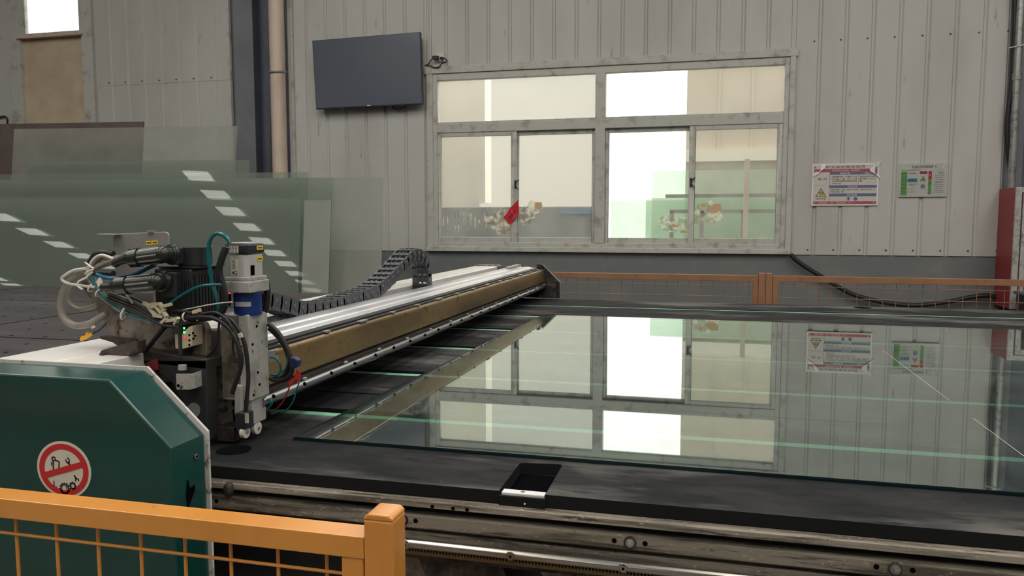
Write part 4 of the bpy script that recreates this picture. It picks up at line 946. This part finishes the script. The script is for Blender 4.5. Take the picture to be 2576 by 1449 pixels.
MB().prism([(-1.4233, 1.1263), (-1.4123, 1.1394), (-1.3604, 1.1541), (-1.3082, 1.1657), (-1.3097, 1.1350), (-1.3621, 1.1211), (-1.4108, 1.1044), (-1.4233, 1.1058)], 'y', 1.55, 1.58).build('slide_foot', m_grimy, hd, bevel=.002)
MB().prism([(-1.4165, 1.1265), (-1.4002, 1.1320), (-1.4014, 1.1096), (-1.4164, 1.1080)], 'y', 1.540, 1.551).build('foot_cap', m_black_steel, hd, bevel=.001)
MB().prism([(-1.3515, 1.1347), (-1.1569, 1.1184), (-1.1579, 1.0941), (-1.3531, 1.1029)], 'y', 1.60, 1.66).build('carriage_sill', m_grimy, hd, bevel=.002)
MB().prism([(-1.3539, 1.1098), (-1.1569, 1.1184), (-1.1615, 0.9176), (-1.2070, 0.9739), (-1.2593, 1.0598), (-1.2925, 1.0779)], 'y', 1.60, 1.64).build('drive_housing', m_black_steel, hd, bevel=.003)
MB().prism([(-1.3208, 1.1063), (-1.2930, 1.1154), (-1.2897, 1.0879), (-1.3151, 1.0818)], 'y', 1.592, 1.60).build('red_cap', M('dull_red_plastic', lin(112,32,34), .55), hd, bevel=.002)
MB().cyl((-1.2140, 1.5850, 1.0943), (-1.2135, 1.5850, 1.1060), .010, seg=16).build('knob', m_alu, hd)
for (px, py, r) in ((487,1032,.018),(534,1030,.010),(556,1008,.006),(556,1032,.006)): MB().cyl((-1.1969, 1.5980, 0.9927) if px == 487 else ((-1.2007, 1.6760, 0.9758) if px == 534 else ((-1.1599, 1.6550, 1.0054) if py == 1008 else (-1.1608, 1.6550, 0.9812))), Vector((-1.1969, 1.5980, 0.9927) if px == 487 else ((-1.2007, 1.6760, 0.9758) if px == 534 else ((-1.1599, 1.6550, 1.0054) if py == 1008 else (-1.1608, 1.6550, 0.9812))))+Vector((0,.02,0)), r, seg=18).build('shaft_end', m_galv if r > .008 else m_black_steel, hd)
# bent silver arm
ar = [(-1.2248, 1.5750, 1.0763), (-1.1863, 1.5750, 1.0783), (-1.1768, 1.5800, 1.0806), (-1.1681, 1.6200, 1.0860)]
b_ = MB(); h_ = .021
vs = []
for p in ar: vs += [(p[0],p[1],p[2]-h_-.008), (p[0],p[1],p[2]+h_-.012), (p[0],p[1]+.004,p[2]-h_-.008), (p[0],p[1]+.004,p[2]+h_-.012)]
b_.add(vs, [(4*i+a, 4*i+4+a, 4*i+4+c, 4*i+c) for i in range(3) for a, c in ((0,1),(1,3),(3,2),(2,0))] + [(0,1,3,2),(12,14,15,13)]); b_.build('bent_arm', m_alu, hd)
MB().cyl((-1.2190, 1.5745, 1.0573), (-1.2190, 1.5740, 1.0573), .004, seg=12).build('arm_hole', m_hole, hd)
# terminal block with leds
tbx = MB()
tbx.box(-1.2479, -1.2366, 1.605, 1.64, 1.1408, 1.1773)
tbx.prism([(-1.2246, 1.1780), (-1.2014, 1.1983), (-1.1925, 1.1986), (-1.1956, 1.1496), (-1.2261, 1.1405)], 'y', 1.60, 1.64)
tbo = tbx.build('terminal_block', m_beige, hd, bevel=.0015)
hl = MB()
for (a, c) in (((454,844),'a'),((454,858),'a'),((474,842),'b'),((474,855),'b'),((454,869),'a'),((474,867),'b'),((486,842),'b'),((488,856),'b')):
    pass
for p in ((-1.2306, 1.6040, 1.1722), (-1.2311, 1.6040, 1.1605), (-1.2316, 1.6040, 1.1497), (-1.2023, 1.5990, 1.1769), (-1.2028, 1.5990, 1.1642), (-1.2033, 1.5990, 1.1526), (-1.1921, 1.5990, 1.1821), (-1.1916, 1.5990, 1.1685), (-1.1869, 1.5990, 1.1755)):
    hl.cyl(p, Vector(p)+Vector((0,.002,0)), .0028, seg=8)
hl.build('terminal_hole', m_hole, tbo)
MB().box(-1.2331, -1.2235, 1.598, 1.64, 1.1274, 1.1981).build('relay_strip', m_motor, hd, bevel=.001)
for p, mt in (((-1.2144, 1.5970, 1.1932), m_led_g), ((-1.2149, 1.5970, 1.1835), m_led_g), ((-1.2143, 1.5970, 1.1709), m_led_r)):
    MB().box(p[0]-.002, p[0]+.002, p[1]-.0006, p[1]+.001, p[2]-.0025, p[2]+.0025).build('indicator_led', mt, hd)
MB().box(-1.1299, -1.1222, 1.649, 1.655, ZM(738), ZM(734)).build('indicator_led', m_led_r, hd)
ylabel(-1.1060, -1.0928, 1.1396, 1.1495, 1.6588)
for p in ((-1.0990, 1.6570, 1.1238), (-1.0996, 1.6570, 1.1080)): MB().cyl(p, (p[0],p[1]-.004,p[2]), .006, seg=14).build('socket_screw', m_galv, hd)
# lower sensor and rollers
MB().box(-1.1019, -1.0721, 1.625, 1.66, 0.9463, 0.9852).build('sensor_block', m_motor, hd, bevel=.002)
MB().box(-1.0732, -1.0645, 1.623, 1.626, 0.9624, 0.9860).build('white_label', m_beige, hd)
MB().box(-1.1648, -1.1166, 1.64, 1.69, 0.9057, 0.9440).build('lower_block', m_grimy, hd, bevel=.003)
MB().prism([(-1.1135, 1.0501), (-1.0982, 1.0469), (-1.0996, 0.9393), (-1.1089, 0.9287), (-1.1161, 0.9783)], 'y', 1.645, 1.66).build('side_bracket', m_alu, hd, bevel=.0015)
for p, r in (((-1.0855, 1.6400, 0.9356), .0165), ((-1.0918, 1.7000, 0.9293), .0165)):
    w_ = MB().cyl((p[0]-.006,p[1],p[2]), (p[0]+.006,p[1],p[2]), r, seg=28).build('roller_wheel', m_nylon, hd, bevel=.002)
    MB().cyl((p[0]+.006,p[1],p[2]), (p[0]+.009,p[1],p[2]), .004, seg=12).build('wheel_axle', m_galv, w_)
    MB().box(p[0]-.012, p[0]-.007, p[1]-.008, p[1]+.008, p[2], p[2]+.04).build('wheel_fork', m_grimy, hd)
# arm plate behind column on the right (small silver bracket)
MB().prism([(-1.0902, 1.1151), (-1.0637, 1.1204), (-1.0634, 1.0913), (-1.0888, 1.0860)], 'y', 1.76, 1.764).build('cable_bracket', m_alu, hd, bevel=.001)
# hoses, tubes and cables of the head
def hose(name, mat, pts, r, **k): return tube(name, mat, hd, pts, r, **k)
hose('grey_hose', m_greyhose, [(-1.3502, 1.5800, 1.3710), (-1.3932, 1.6000, 1.3581), (-1.4469, 1.6100, 1.3451), (-1.4949, 1.6100, 1.3305), (-1.5246, 1.6000, 1.3137), (-1.5550, 1.6000, 1.2861), (-1.5730, 1.6000, 1.2495), (-1.5692, 1.6000, 1.2122), (-1.5462, 1.6000, 1.1927), (-1.5139, 1.6000, 1.1897), (-1.4813, 1.6000, 1.1988), (-1.4719, 1.6300, 1.2136)], .0092, seg=10)
hose('grey_hose', m_greyhose, [(-1.4190, 1.6300, 1.3633), (-1.4791, 1.6300, 1.3456), (-1.5287, 1.6300, 1.3167), (-1.5666, 1.6300, 1.2906), (-1.5829, 1.6300, 1.2647), (-1.5746, 1.6300, 1.2393), (-1.5484, 1.6300, 1.2277), (-1.5190, 1.6300, 1.2316), (-1.4908, 1.6300, 1.2404)], .0055)
hose('white_wire', m_whitewire, [(-1.4845, 1.5900, 1.3338), (-1.5190, 1.5900, 1.3294), (-1.5509, 1.5900, 1.3140), (-1.5562, 1.5900, 1.3059), (-1.5423, 1.5900, 1.2972), (-1.5046, 1.5900, 1.2920), (-1.4577, 1.5900, 1.2890)], .0036)
for i, (dx_, dy_) in enumerate(((0,0),(6,3),(-5,5),(3,9))):
    pts = [(p[0]+dx_*.0008, p[1]+.003*i, p[2]-dy_*.0008) for p in [(-1.4105, 1.6000, 1.3579), (-1.4414, 1.6000, 1.3673), (-1.4652, 1.6000, 1.3592), (-1.4830, 1.6000, 1.3372), (-1.4863, 1.6000, 1.3193), (-1.4757, 1.6000, 1.2977), (-1.4468, 1.6000, 1.2686), (-1.3996, 1.6000, 1.2341), (-1.3486, 1.6000, 1.2178), (-1.3091, 1.6000, 1.2092)]]
    hose('white_wire' if i % 2 == 0 else 'grey_cable', m_whitewire if i % 2 == 0 else m_greyhose, pts, .0038)
hose('black_hose', m_rubber, [(-1.4628, 1.6600, 1.3666), (-1.4903, 1.6600, 1.3704), (-1.5174, 1.6600, 1.3630), (-1.5357, 1.6600, 1.3402)], .009)
hose('black_hose', m_rubber, [(-1.4655, 1.6600, 1.3157), (-1.4980, 1.6600, 1.3172), (-1.5198, 1.6600, 1.3189)], .010)
hose('grey_cable', m_greyhose, [(-1.4107, 1.6000, 1.3549), (-1.4522, 1.6000, 1.3416), (-1.4741, 1.6000, 1.3275), (-1.4824, 1.6000, 1.3045), (-1.4607, 1.6000, 1.2722), (-1.4108, 1.6000, 1.2417), (-1.3538, 1.6000, 1.2275), (-1.3030, 1.6000, 1.2172)], .0045)
hose('teal_tube', m_teal, [(-1.4744, 1.5920, 1.3161), (-1.4550, 1.5920, 1.2849), (-1.4195, 1.5920, 1.2522), (-1.3747, 1.5920, 1.2259), (-1.3341, 1.5920, 1.2133), (-1.2969, 1.5920, 1.2106)], .0042)
hose('blue_tube', m_blue_tube, [(-1.4616, 1.6000, 1.3197), (-1.4443, 1.6000, 1.3141), (-1.4188, 1.6000, 1.3106), (-1.3898, 1.6000, 1.3131), (-1.3550, 1.6000, 1.3196), (-1.3237, 1.6000, 1.3317), (-1.2892, 1.6000, 1.3458)], .0052)
hose('black_hose', m_rubber, [(-1.4231, 1.5750, 1.2909), (-1.4035, 1.5750, 1.2913), (-1.3908, 1.5750, 1.2935)], .011)
hose('black_cable', m_rubber, [(-1.3445, 1.5700, 1.3601), (-1.3660, 1.5750, 1.3557), (-1.3775, 1.5750, 1.3517), (-1.3857, 1.5750, 1.3478)], .010)
for i in range(5):
    pts = [(p[0]+.002*i, p[1]-.004*i, p[2]-.006*i+.01) for p in [(-1.4267, 1.6000, 1.2730), (-1.3867, 1.6000, 1.2601), (-1.3471, 1.6000, 1.2483), (-1.3081, 1.6000, 1.2298), (-1.2749, 1.6000, 1.2161), (-1.2304, 1.6000, 1.2117)]]
    hose('grey_cable' if i % 2 else 'black_cable', m_greyhose if i == 1 else m_rubber, pts, .0042)
hose('teal_tube', m_teal, [(-1.1422, 1.6350, 1.2305), (-1.1486, 1.6350, 1.2644), (-1.1595, 1.6350, 1.2982), (-1.1655, 1.6350, 1.3417), (-1.1673, 1.6350, 1.3803), (-1.1597, 1.6350, 1.4073), (-1.1449, 1.6350, 1.4208), (-1.1286, 1.6350, 1.4190), (-1.1137, 1.6350, 1.4095), (-1.1076, 1.6350, 1.3981)], .0050)
hose('teal_tube', m_teal, [(-1.2577, 1.6000, 1.2497), (-1.2325, 1.6000, 1.2658), (-1.2030, 1.6000, 1.2819), (-1.1718, 1.6000, 1.2950), (-1.1456, 1.6000, 1.2993), (-1.1110, 1.6000, 1.3010)], .0036)
for i in range(3):
    pts = [(p[0]+.006*i, p[1]-.004*i, p[2]) for p in [(-1.1176, 1.6300, 1.3886), (-1.1294, 1.6300, 1.3636), (-1.1393, 1.6300, 1.3327), (-1.1318, 1.6300, 1.2991), (-1.1252, 1.6300, 1.2703), (-1.1295, 1.6300, 1.2411), (-1.1523, 1.6300, 1.2211), (-1.1970, 1.6300, 1.2119)]]
    hose('black_cable', m_rubber, pts, .0058)
hose('black_cable', m_rubber, [(-1.2190, 1.6000, 1.2178), (-1.1638, 1.6000, 1.2224), (-1.1259, 1.6000, 1.2178), (-1.0943, 1.6000, 1.1978), (-1.0730, 1.6000, 1.1651), (-1.0635, 1.6000, 1.1321), (-1.0667, 1.6000, 1.0984), (-1.0808, 1.6000, 1.0641), (-1.0903, 1.6000, 1.0394)], .0058)
hose('black_cable', m_rubber, [(-1.1380, 1.6100, 1.2287), (-1.1003, 1.6100, 1.2202), (-1.0764, 1.6100, 1.1970), (-1.0604, 1.6100, 1.1641), (-1.0532, 1.6100, 1.1212), (-1.0515, 1.6100, 1.0780), (-1.0560, 1.6100, 1.0391), (-1.0618, 1.6100, 0.9951)], .0052)
hose('black_cable', m_rubber, [(-1.1966, 1.6000, 1.2243), (-1.2415, 1.6000, 1.2113), (-1.2738, 1.6000, 1.1908), (-1.2975, 1.6000, 1.1664), (-1.3166, 1.6000, 1.1460), (-1.3286, 1.6000, 1.1337)], .0058)
hose('black_cable', m_rubber, [(-1.1326, 1.6200, 1.2083), (-1.1369, 1.6200, 1.1810), (-1.1411, 1.6200, 1.1576), (-1.1528, 1.6200, 1.1376), (-1.1711, 1.6200, 1.1212)], .0032)
hose('black_cable', m_rubber, [(-1.2521, 1.6000, 1.2246), (-1.2449, 1.6000, 1.2345), (-1.2183, 1.6000, 1.2343), (-1.1745, 1.6000, 1.2288), (-1.1307, 1.6000, 1.2339), (-1.1032, 1.6000, 1.2213), (-1.0867, 1.6000, 1.2009), (-1.0812, 1.6000, 1.1744)], .0042)
hose('black_cable', m_rubber, [(-1.1079, 1.6400, 1.1773), (-1.1112, 1.6400, 1.1478), (-1.1076, 1.6400, 1.1234), (-1.0991, 1.6400, 1.1169)], .003)
hose('white_wire', m_whitewire, [(-1.2483, 1.6100, 1.2323), (-1.2034, 1.6100, 1.2404), (-1.1590, 1.6100, 1.2493), (-1.1152, 1.6100, 1.2562), (-1.0882, 1.6100, 1.2588)], .0018)
hose('black_hose', m_rubber, [(-1.0902, 1.7400, 1.3065), (-1.0791, 1.7400, 1.3006), (-1.0751, 1.7400, 1.2845), (-1.0759, 1.7400, 1.2560), (-1.0801, 1.7400, 1.2305), (-1.0906, 1.7400, 1.2230), (-1.1014, 1.7400, 1.2401)], .0085, seg=10)
hose('black_cable', m_rubber, [(-1.0745, 1.7400, 1.1898), (-1.0524, 1.7400, 1.1732), (-1.0339, 1.7400, 1.1494), (-1.0191, 1.7400, 1.1193), (-1.0099, 1.7400, 1.0850), (-1.0162, 1.7400, 1.0601), (-1.0369, 1.7400, 1.0467), (-1.0618, 1.7400, 1.0454), (-1.0731, 1.7400, 1.0511)], .0065)
hose('black_cable', m_rubber, [(-1.0768, 1.7450, 1.1778), (-1.0503, 1.7450, 1.1541), (-1.0308, 1.7450, 1.1242), (-1.0227, 1.7450, 1.0917), (-1.0279, 1.7450, 1.0678), (-1.0465, 1.7450, 1.0514), (-1.0716, 1.7450, 1.0481)], .005)
hose('teal_tube', m_teal, [(-1.0724, 1.7380, 1.1830), (-1.0459, 1.7380, 1.1635), (-1.0286, 1.7380, 1.1376), (-1.0205, 1.7380, 1.1053), (-1.0281, 1.7380, 1.0763), (-1.0488, 1.7380, 1.0609), (-1.0716, 1.7380, 1.0598)], .0025)
hose('teal_tube', m_teal, [(-1.0714, 1.7400, 1.1048), (-1.0557, 1.7400, 1.1014), (-1.0447, 1.7400, 1.0885), (-1.0429, 1.7400, 1.0711), (-1.0547, 1.7400, 1.0571), (-1.0707, 1.7400, 1.0533)], .003)
MB().prism([(-1.0093, 1.1085), (-0.9970, 1.1080), (-0.9860, 1.1013), (-0.9887, 1.0839), (-1.0045, 1.0791), (-1.0110, 1.0869)], 'y', 1.728, 1.748).build('blue_connector', m_navy, hd, bevel=.003)
MB().prism([(-0.9955, 1.0774), (-0.9868, 1.0717), (-0.9861, 1.0554), (-0.9932, 1.0397), (-0.9973, 1.0528), (-1.0181, 1.0312), (-1.0200, 1.0434), (-1.0028, 1.0566)], 'y', 1.738, 1.740).build('red_flag_tape', m_red, hd)
hose('red_wire', m_redwire, [(-1.0181, 1.7400, 1.0332), (-1.0241, 1.7400, 1.0175), (-1.0384, 1.7400, 0.9908), (-1.0595, 1.7400, 0.9688), (-1.0736, 1.7400, 0.9576)], .0018)
hose('green_wire', m_teal, [(-0.9909, 1.7400, 1.0429), (-0.9992, 1.7400, 1.0239), (-1.0090, 1.7400, 0.9946), (-1.0277, 1.7400, 0.9707), (-1.0529, 1.7400, 0.9630), (-1.0714, 1.7400, 0.9556)], .0018)
hose('teal_tube', m_teal, [(-1.0716, 1.7200, 0.9956), (-1.0624, 1.7200, 0.9992), (-1.0582, 1.7200, 0.9902), (-1.0676, 1.7200, 0.9773), (-1.0745, 1.7200, 0.9748)], .0028)
# yellow tag
hose('black_cable', m_rubber, [(-1.4388, 1.6000, 1.1992), (-1.4537, 1.6000, 1.1847), (-1.4708, 1.6000, 1.1741), (-1.4805, 1.6000, 1.1698)], .0022)
MB().prism([(-1.4815, 1.1737), (-1.4806, 1.1677), (-1.4930, 1.1592), (-1.5138, 1.1504), (-1.5170, 1.1563), (-1.5118, 1.1636), (-1.4998, 1.1661), (-1.4945, 1.1753), (-1.4900, 1.1694)], 'y', 1.594, 1.602).build('yellow_tag', m_ytag, hd, bevel=.001)
MB().prism([(-1.4876, 1.1916), (-1.4768, 1.1940), (-1.4713, 1.1871), (-1.4822, 1.1828)], 'y', 1.598, 1.600).build('cable_marker', m_zip, hd)
# zip ties
def ring(px3, ax, R, r=.0022): return MB().torus(px3, ax, R, r, 20, 6).build('zip_tie', m_zip, hd)
ring((-1.3773, 1.5980, 1.2290), (1,.2,-.45), .020, .003); ring((-1.4789, 1.6000, 1.3254), (.5,0,-.9), .013); ring((-1.4739, 1.6000, 1.2878), (.75,0,-.6), .014); ring((-1.4534, 1.6000, 1.2753), (.75,0,-.6), .013); ring((-1.2122, 1.6000, 1.2209), (1,0,0), .010)
hose('zip_tie', m_zip, [(-1.4754, 1.5800, 1.3502), (-1.4642, 1.5800, 1.3426), (-1.4507, 1.5800, 1.3349)], .0022, sub=3); hose('zip_tie', m_zip, [(-1.4558, 1.5800, 1.3270), (-1.4777, 1.5800, 1.3110), (-1.4969, 1.5800, 1.3028), (-1.5000, 1.5800, 1.2909), (-1.4863, 1.5800, 1.2833)], .0022); hose('zip_tie', m_zip, [(-1.3706, 1.5900, 1.2732), (-1.3597, 1.5900, 1.2617), (-1.3511, 1.5900, 1.2502)], .0022, sub=3)
MB().prism([(-1.4453, 1.3034), (-1.4378, 1.3133), (-1.4338, 1.3016), (-1.4283, 1.2959), (-1.4414, 1.2897)], 'y', 1.58, 1.588).build('zip_tie_head', m_zip, hd)
# crimp terminals
for i, (px, py) in enumerate(((370,766),(382,772),(392,765),(400,780),(408,772),(414,788),(398,795),(386,786),(420,768),(428,796),(444,800),(412,805))):
    p = [(-1.3062, 1.5850, 1.2500), (-1.2930, 1.5850, 1.2445), (-1.2815, 1.5850, 1.2516), (-1.2732, 1.5850, 1.2373), (-1.2639, 1.5850, 1.2453), (-1.2579, 1.5850, 1.2300), (-1.2761, 1.5850, 1.2227), (-1.2892, 1.5850, 1.2311), (-1.2504, 1.5850, 1.2495), (-1.2432, 1.5850, 1.2131), (-1.2255, 1.5850, 1.2118), (-1.2610, 1.5850, 1.2106)][i]
    a = random.uniform(-.9, .9); v = Vector((math.cos(a), random.uniform(-.3,.3), math.sin(a)))*.012
    MB().bar(Vector(p)-v, Vector(p)+v, .009, .008).build('crimp_terminal', m_beige, hd, bevel=.001)
MB().bar((-1.1897, 1.6000, 1.2322), (-1.1697, 1.6000, 1.2385), .010, .009).build('cable_marker', m_beige, hd, bevel=.001)
MB().bar((-1.0648, 1.6000, 1.1864), (-1.0599, 1.6000, 1.1752), .010, .006).build('cable_marker', m_beige, hd, bevel=.001)

# ------------------------------------------------------------------ safety fences
ff = thing('safety_fence', (-.9, 1.02, 0), 'bright orange mesh safety fence in the near left foreground', 'fence')
FY0, FY1, FZ = 1.0, 1.044, .992
MB().box(-2.2, -.472, FY0, FY1, .959, FZ).build('top_rail', m_orange, ff, bevel=.0012)
MB().box(-.509, -.474, FY0+.002, FY1-.002, .10, .962).build('stile', m_orange, ff, bevel=.002)
MB().box(-2.2, -.50, FY0+.002, FY1-.002, .10, .14).build('bottom_rail', m_orange, ff, bevel=.002)
pst = MB().box(-.471, -.425, .998, 1.046, .0, 1.020)
pst.build('post', m_orange, ff, bevel=.003)
MB().prism([(-.471,1.019),(-.425,1.019),(-.4255,1.024),(-.432,1.029),(-.464,1.029),(-.4705,1.024)], 'y', .998, 1.046).build('post_cap', m_orange, ff, bevel=.004)
MB().box(-.52, -.38, .95, 1.10, 0, .008).build('foot_plate', m_orange, ff)
for k in range(14):
    x = -.544-.0825*k; MB().cyl((x,1.024,.13), (x,1.024,.965), .0029, seg=8).build('vertical_wire', m_orange, ff)
for k in range(10):
    z = .9245-.0825*k; MB().cyl((-2.2,1.019,z), (-.50,1.019,z), .0027, seg=8).build('horizontal_wire', m_orange, ff)
def rear_fence(x0, x1, left, label):
    Y = 6.4; t = thing('rear_safety_fence', ((x0+x1)/2, Y, 0), label, 'fence')
    MB().box(x0, x1, Y, Y+.04, .975, 1.022).build('top_rail', m_orange_shade, t, bevel=.002)
    MB().box(x0, x1, Y, Y+.04, .10, .14).build('bottom_rail', m_orange_shade, t, bevel=.002)
    for x in (x0, x1-.04): MB().box(x, x+.04, Y, Y+.04, .12, .98).build('stile', m_orange_shade, t, bevel=.002)
    px = x1+.002 if left else x0-.052
    MB().box(px, px+.048, Y-.004, Y+.044, 0, 1.042).build('post', m_orange_shade, t, bevel=.003)
    n = int((x1-x0)/.0925)
    w = MB().cyl((0,Y+.02,.12), (0,Y+.02,.98), .0026, seg=6).build('vertical_wire', m_orange_shade, t)
    for k in range(n):
        o = w if k == 0 else w.copy()
        if k: COL.objects.link(o); o.parent = t
        o.matrix_parent_inverse = world_of(t).inverted(); o.location = (x0+.07+.0925*k, 0, 0)
    for k in range(10):
        z = .938-.088*k; MB().cyl((x0,Y+.015,z), (x1,Y+.015,z), .0024, seg=6).build('horizontal_wire', m_orange_shade, t)
rear_fence(-1.75, .425, True, 'shade-dulled orange mesh fence panel behind the table, left of the double post')
rear_fence(.535, 3.3, False, 'shade-dulled orange mesh fence panel behind the table, right of the double post')
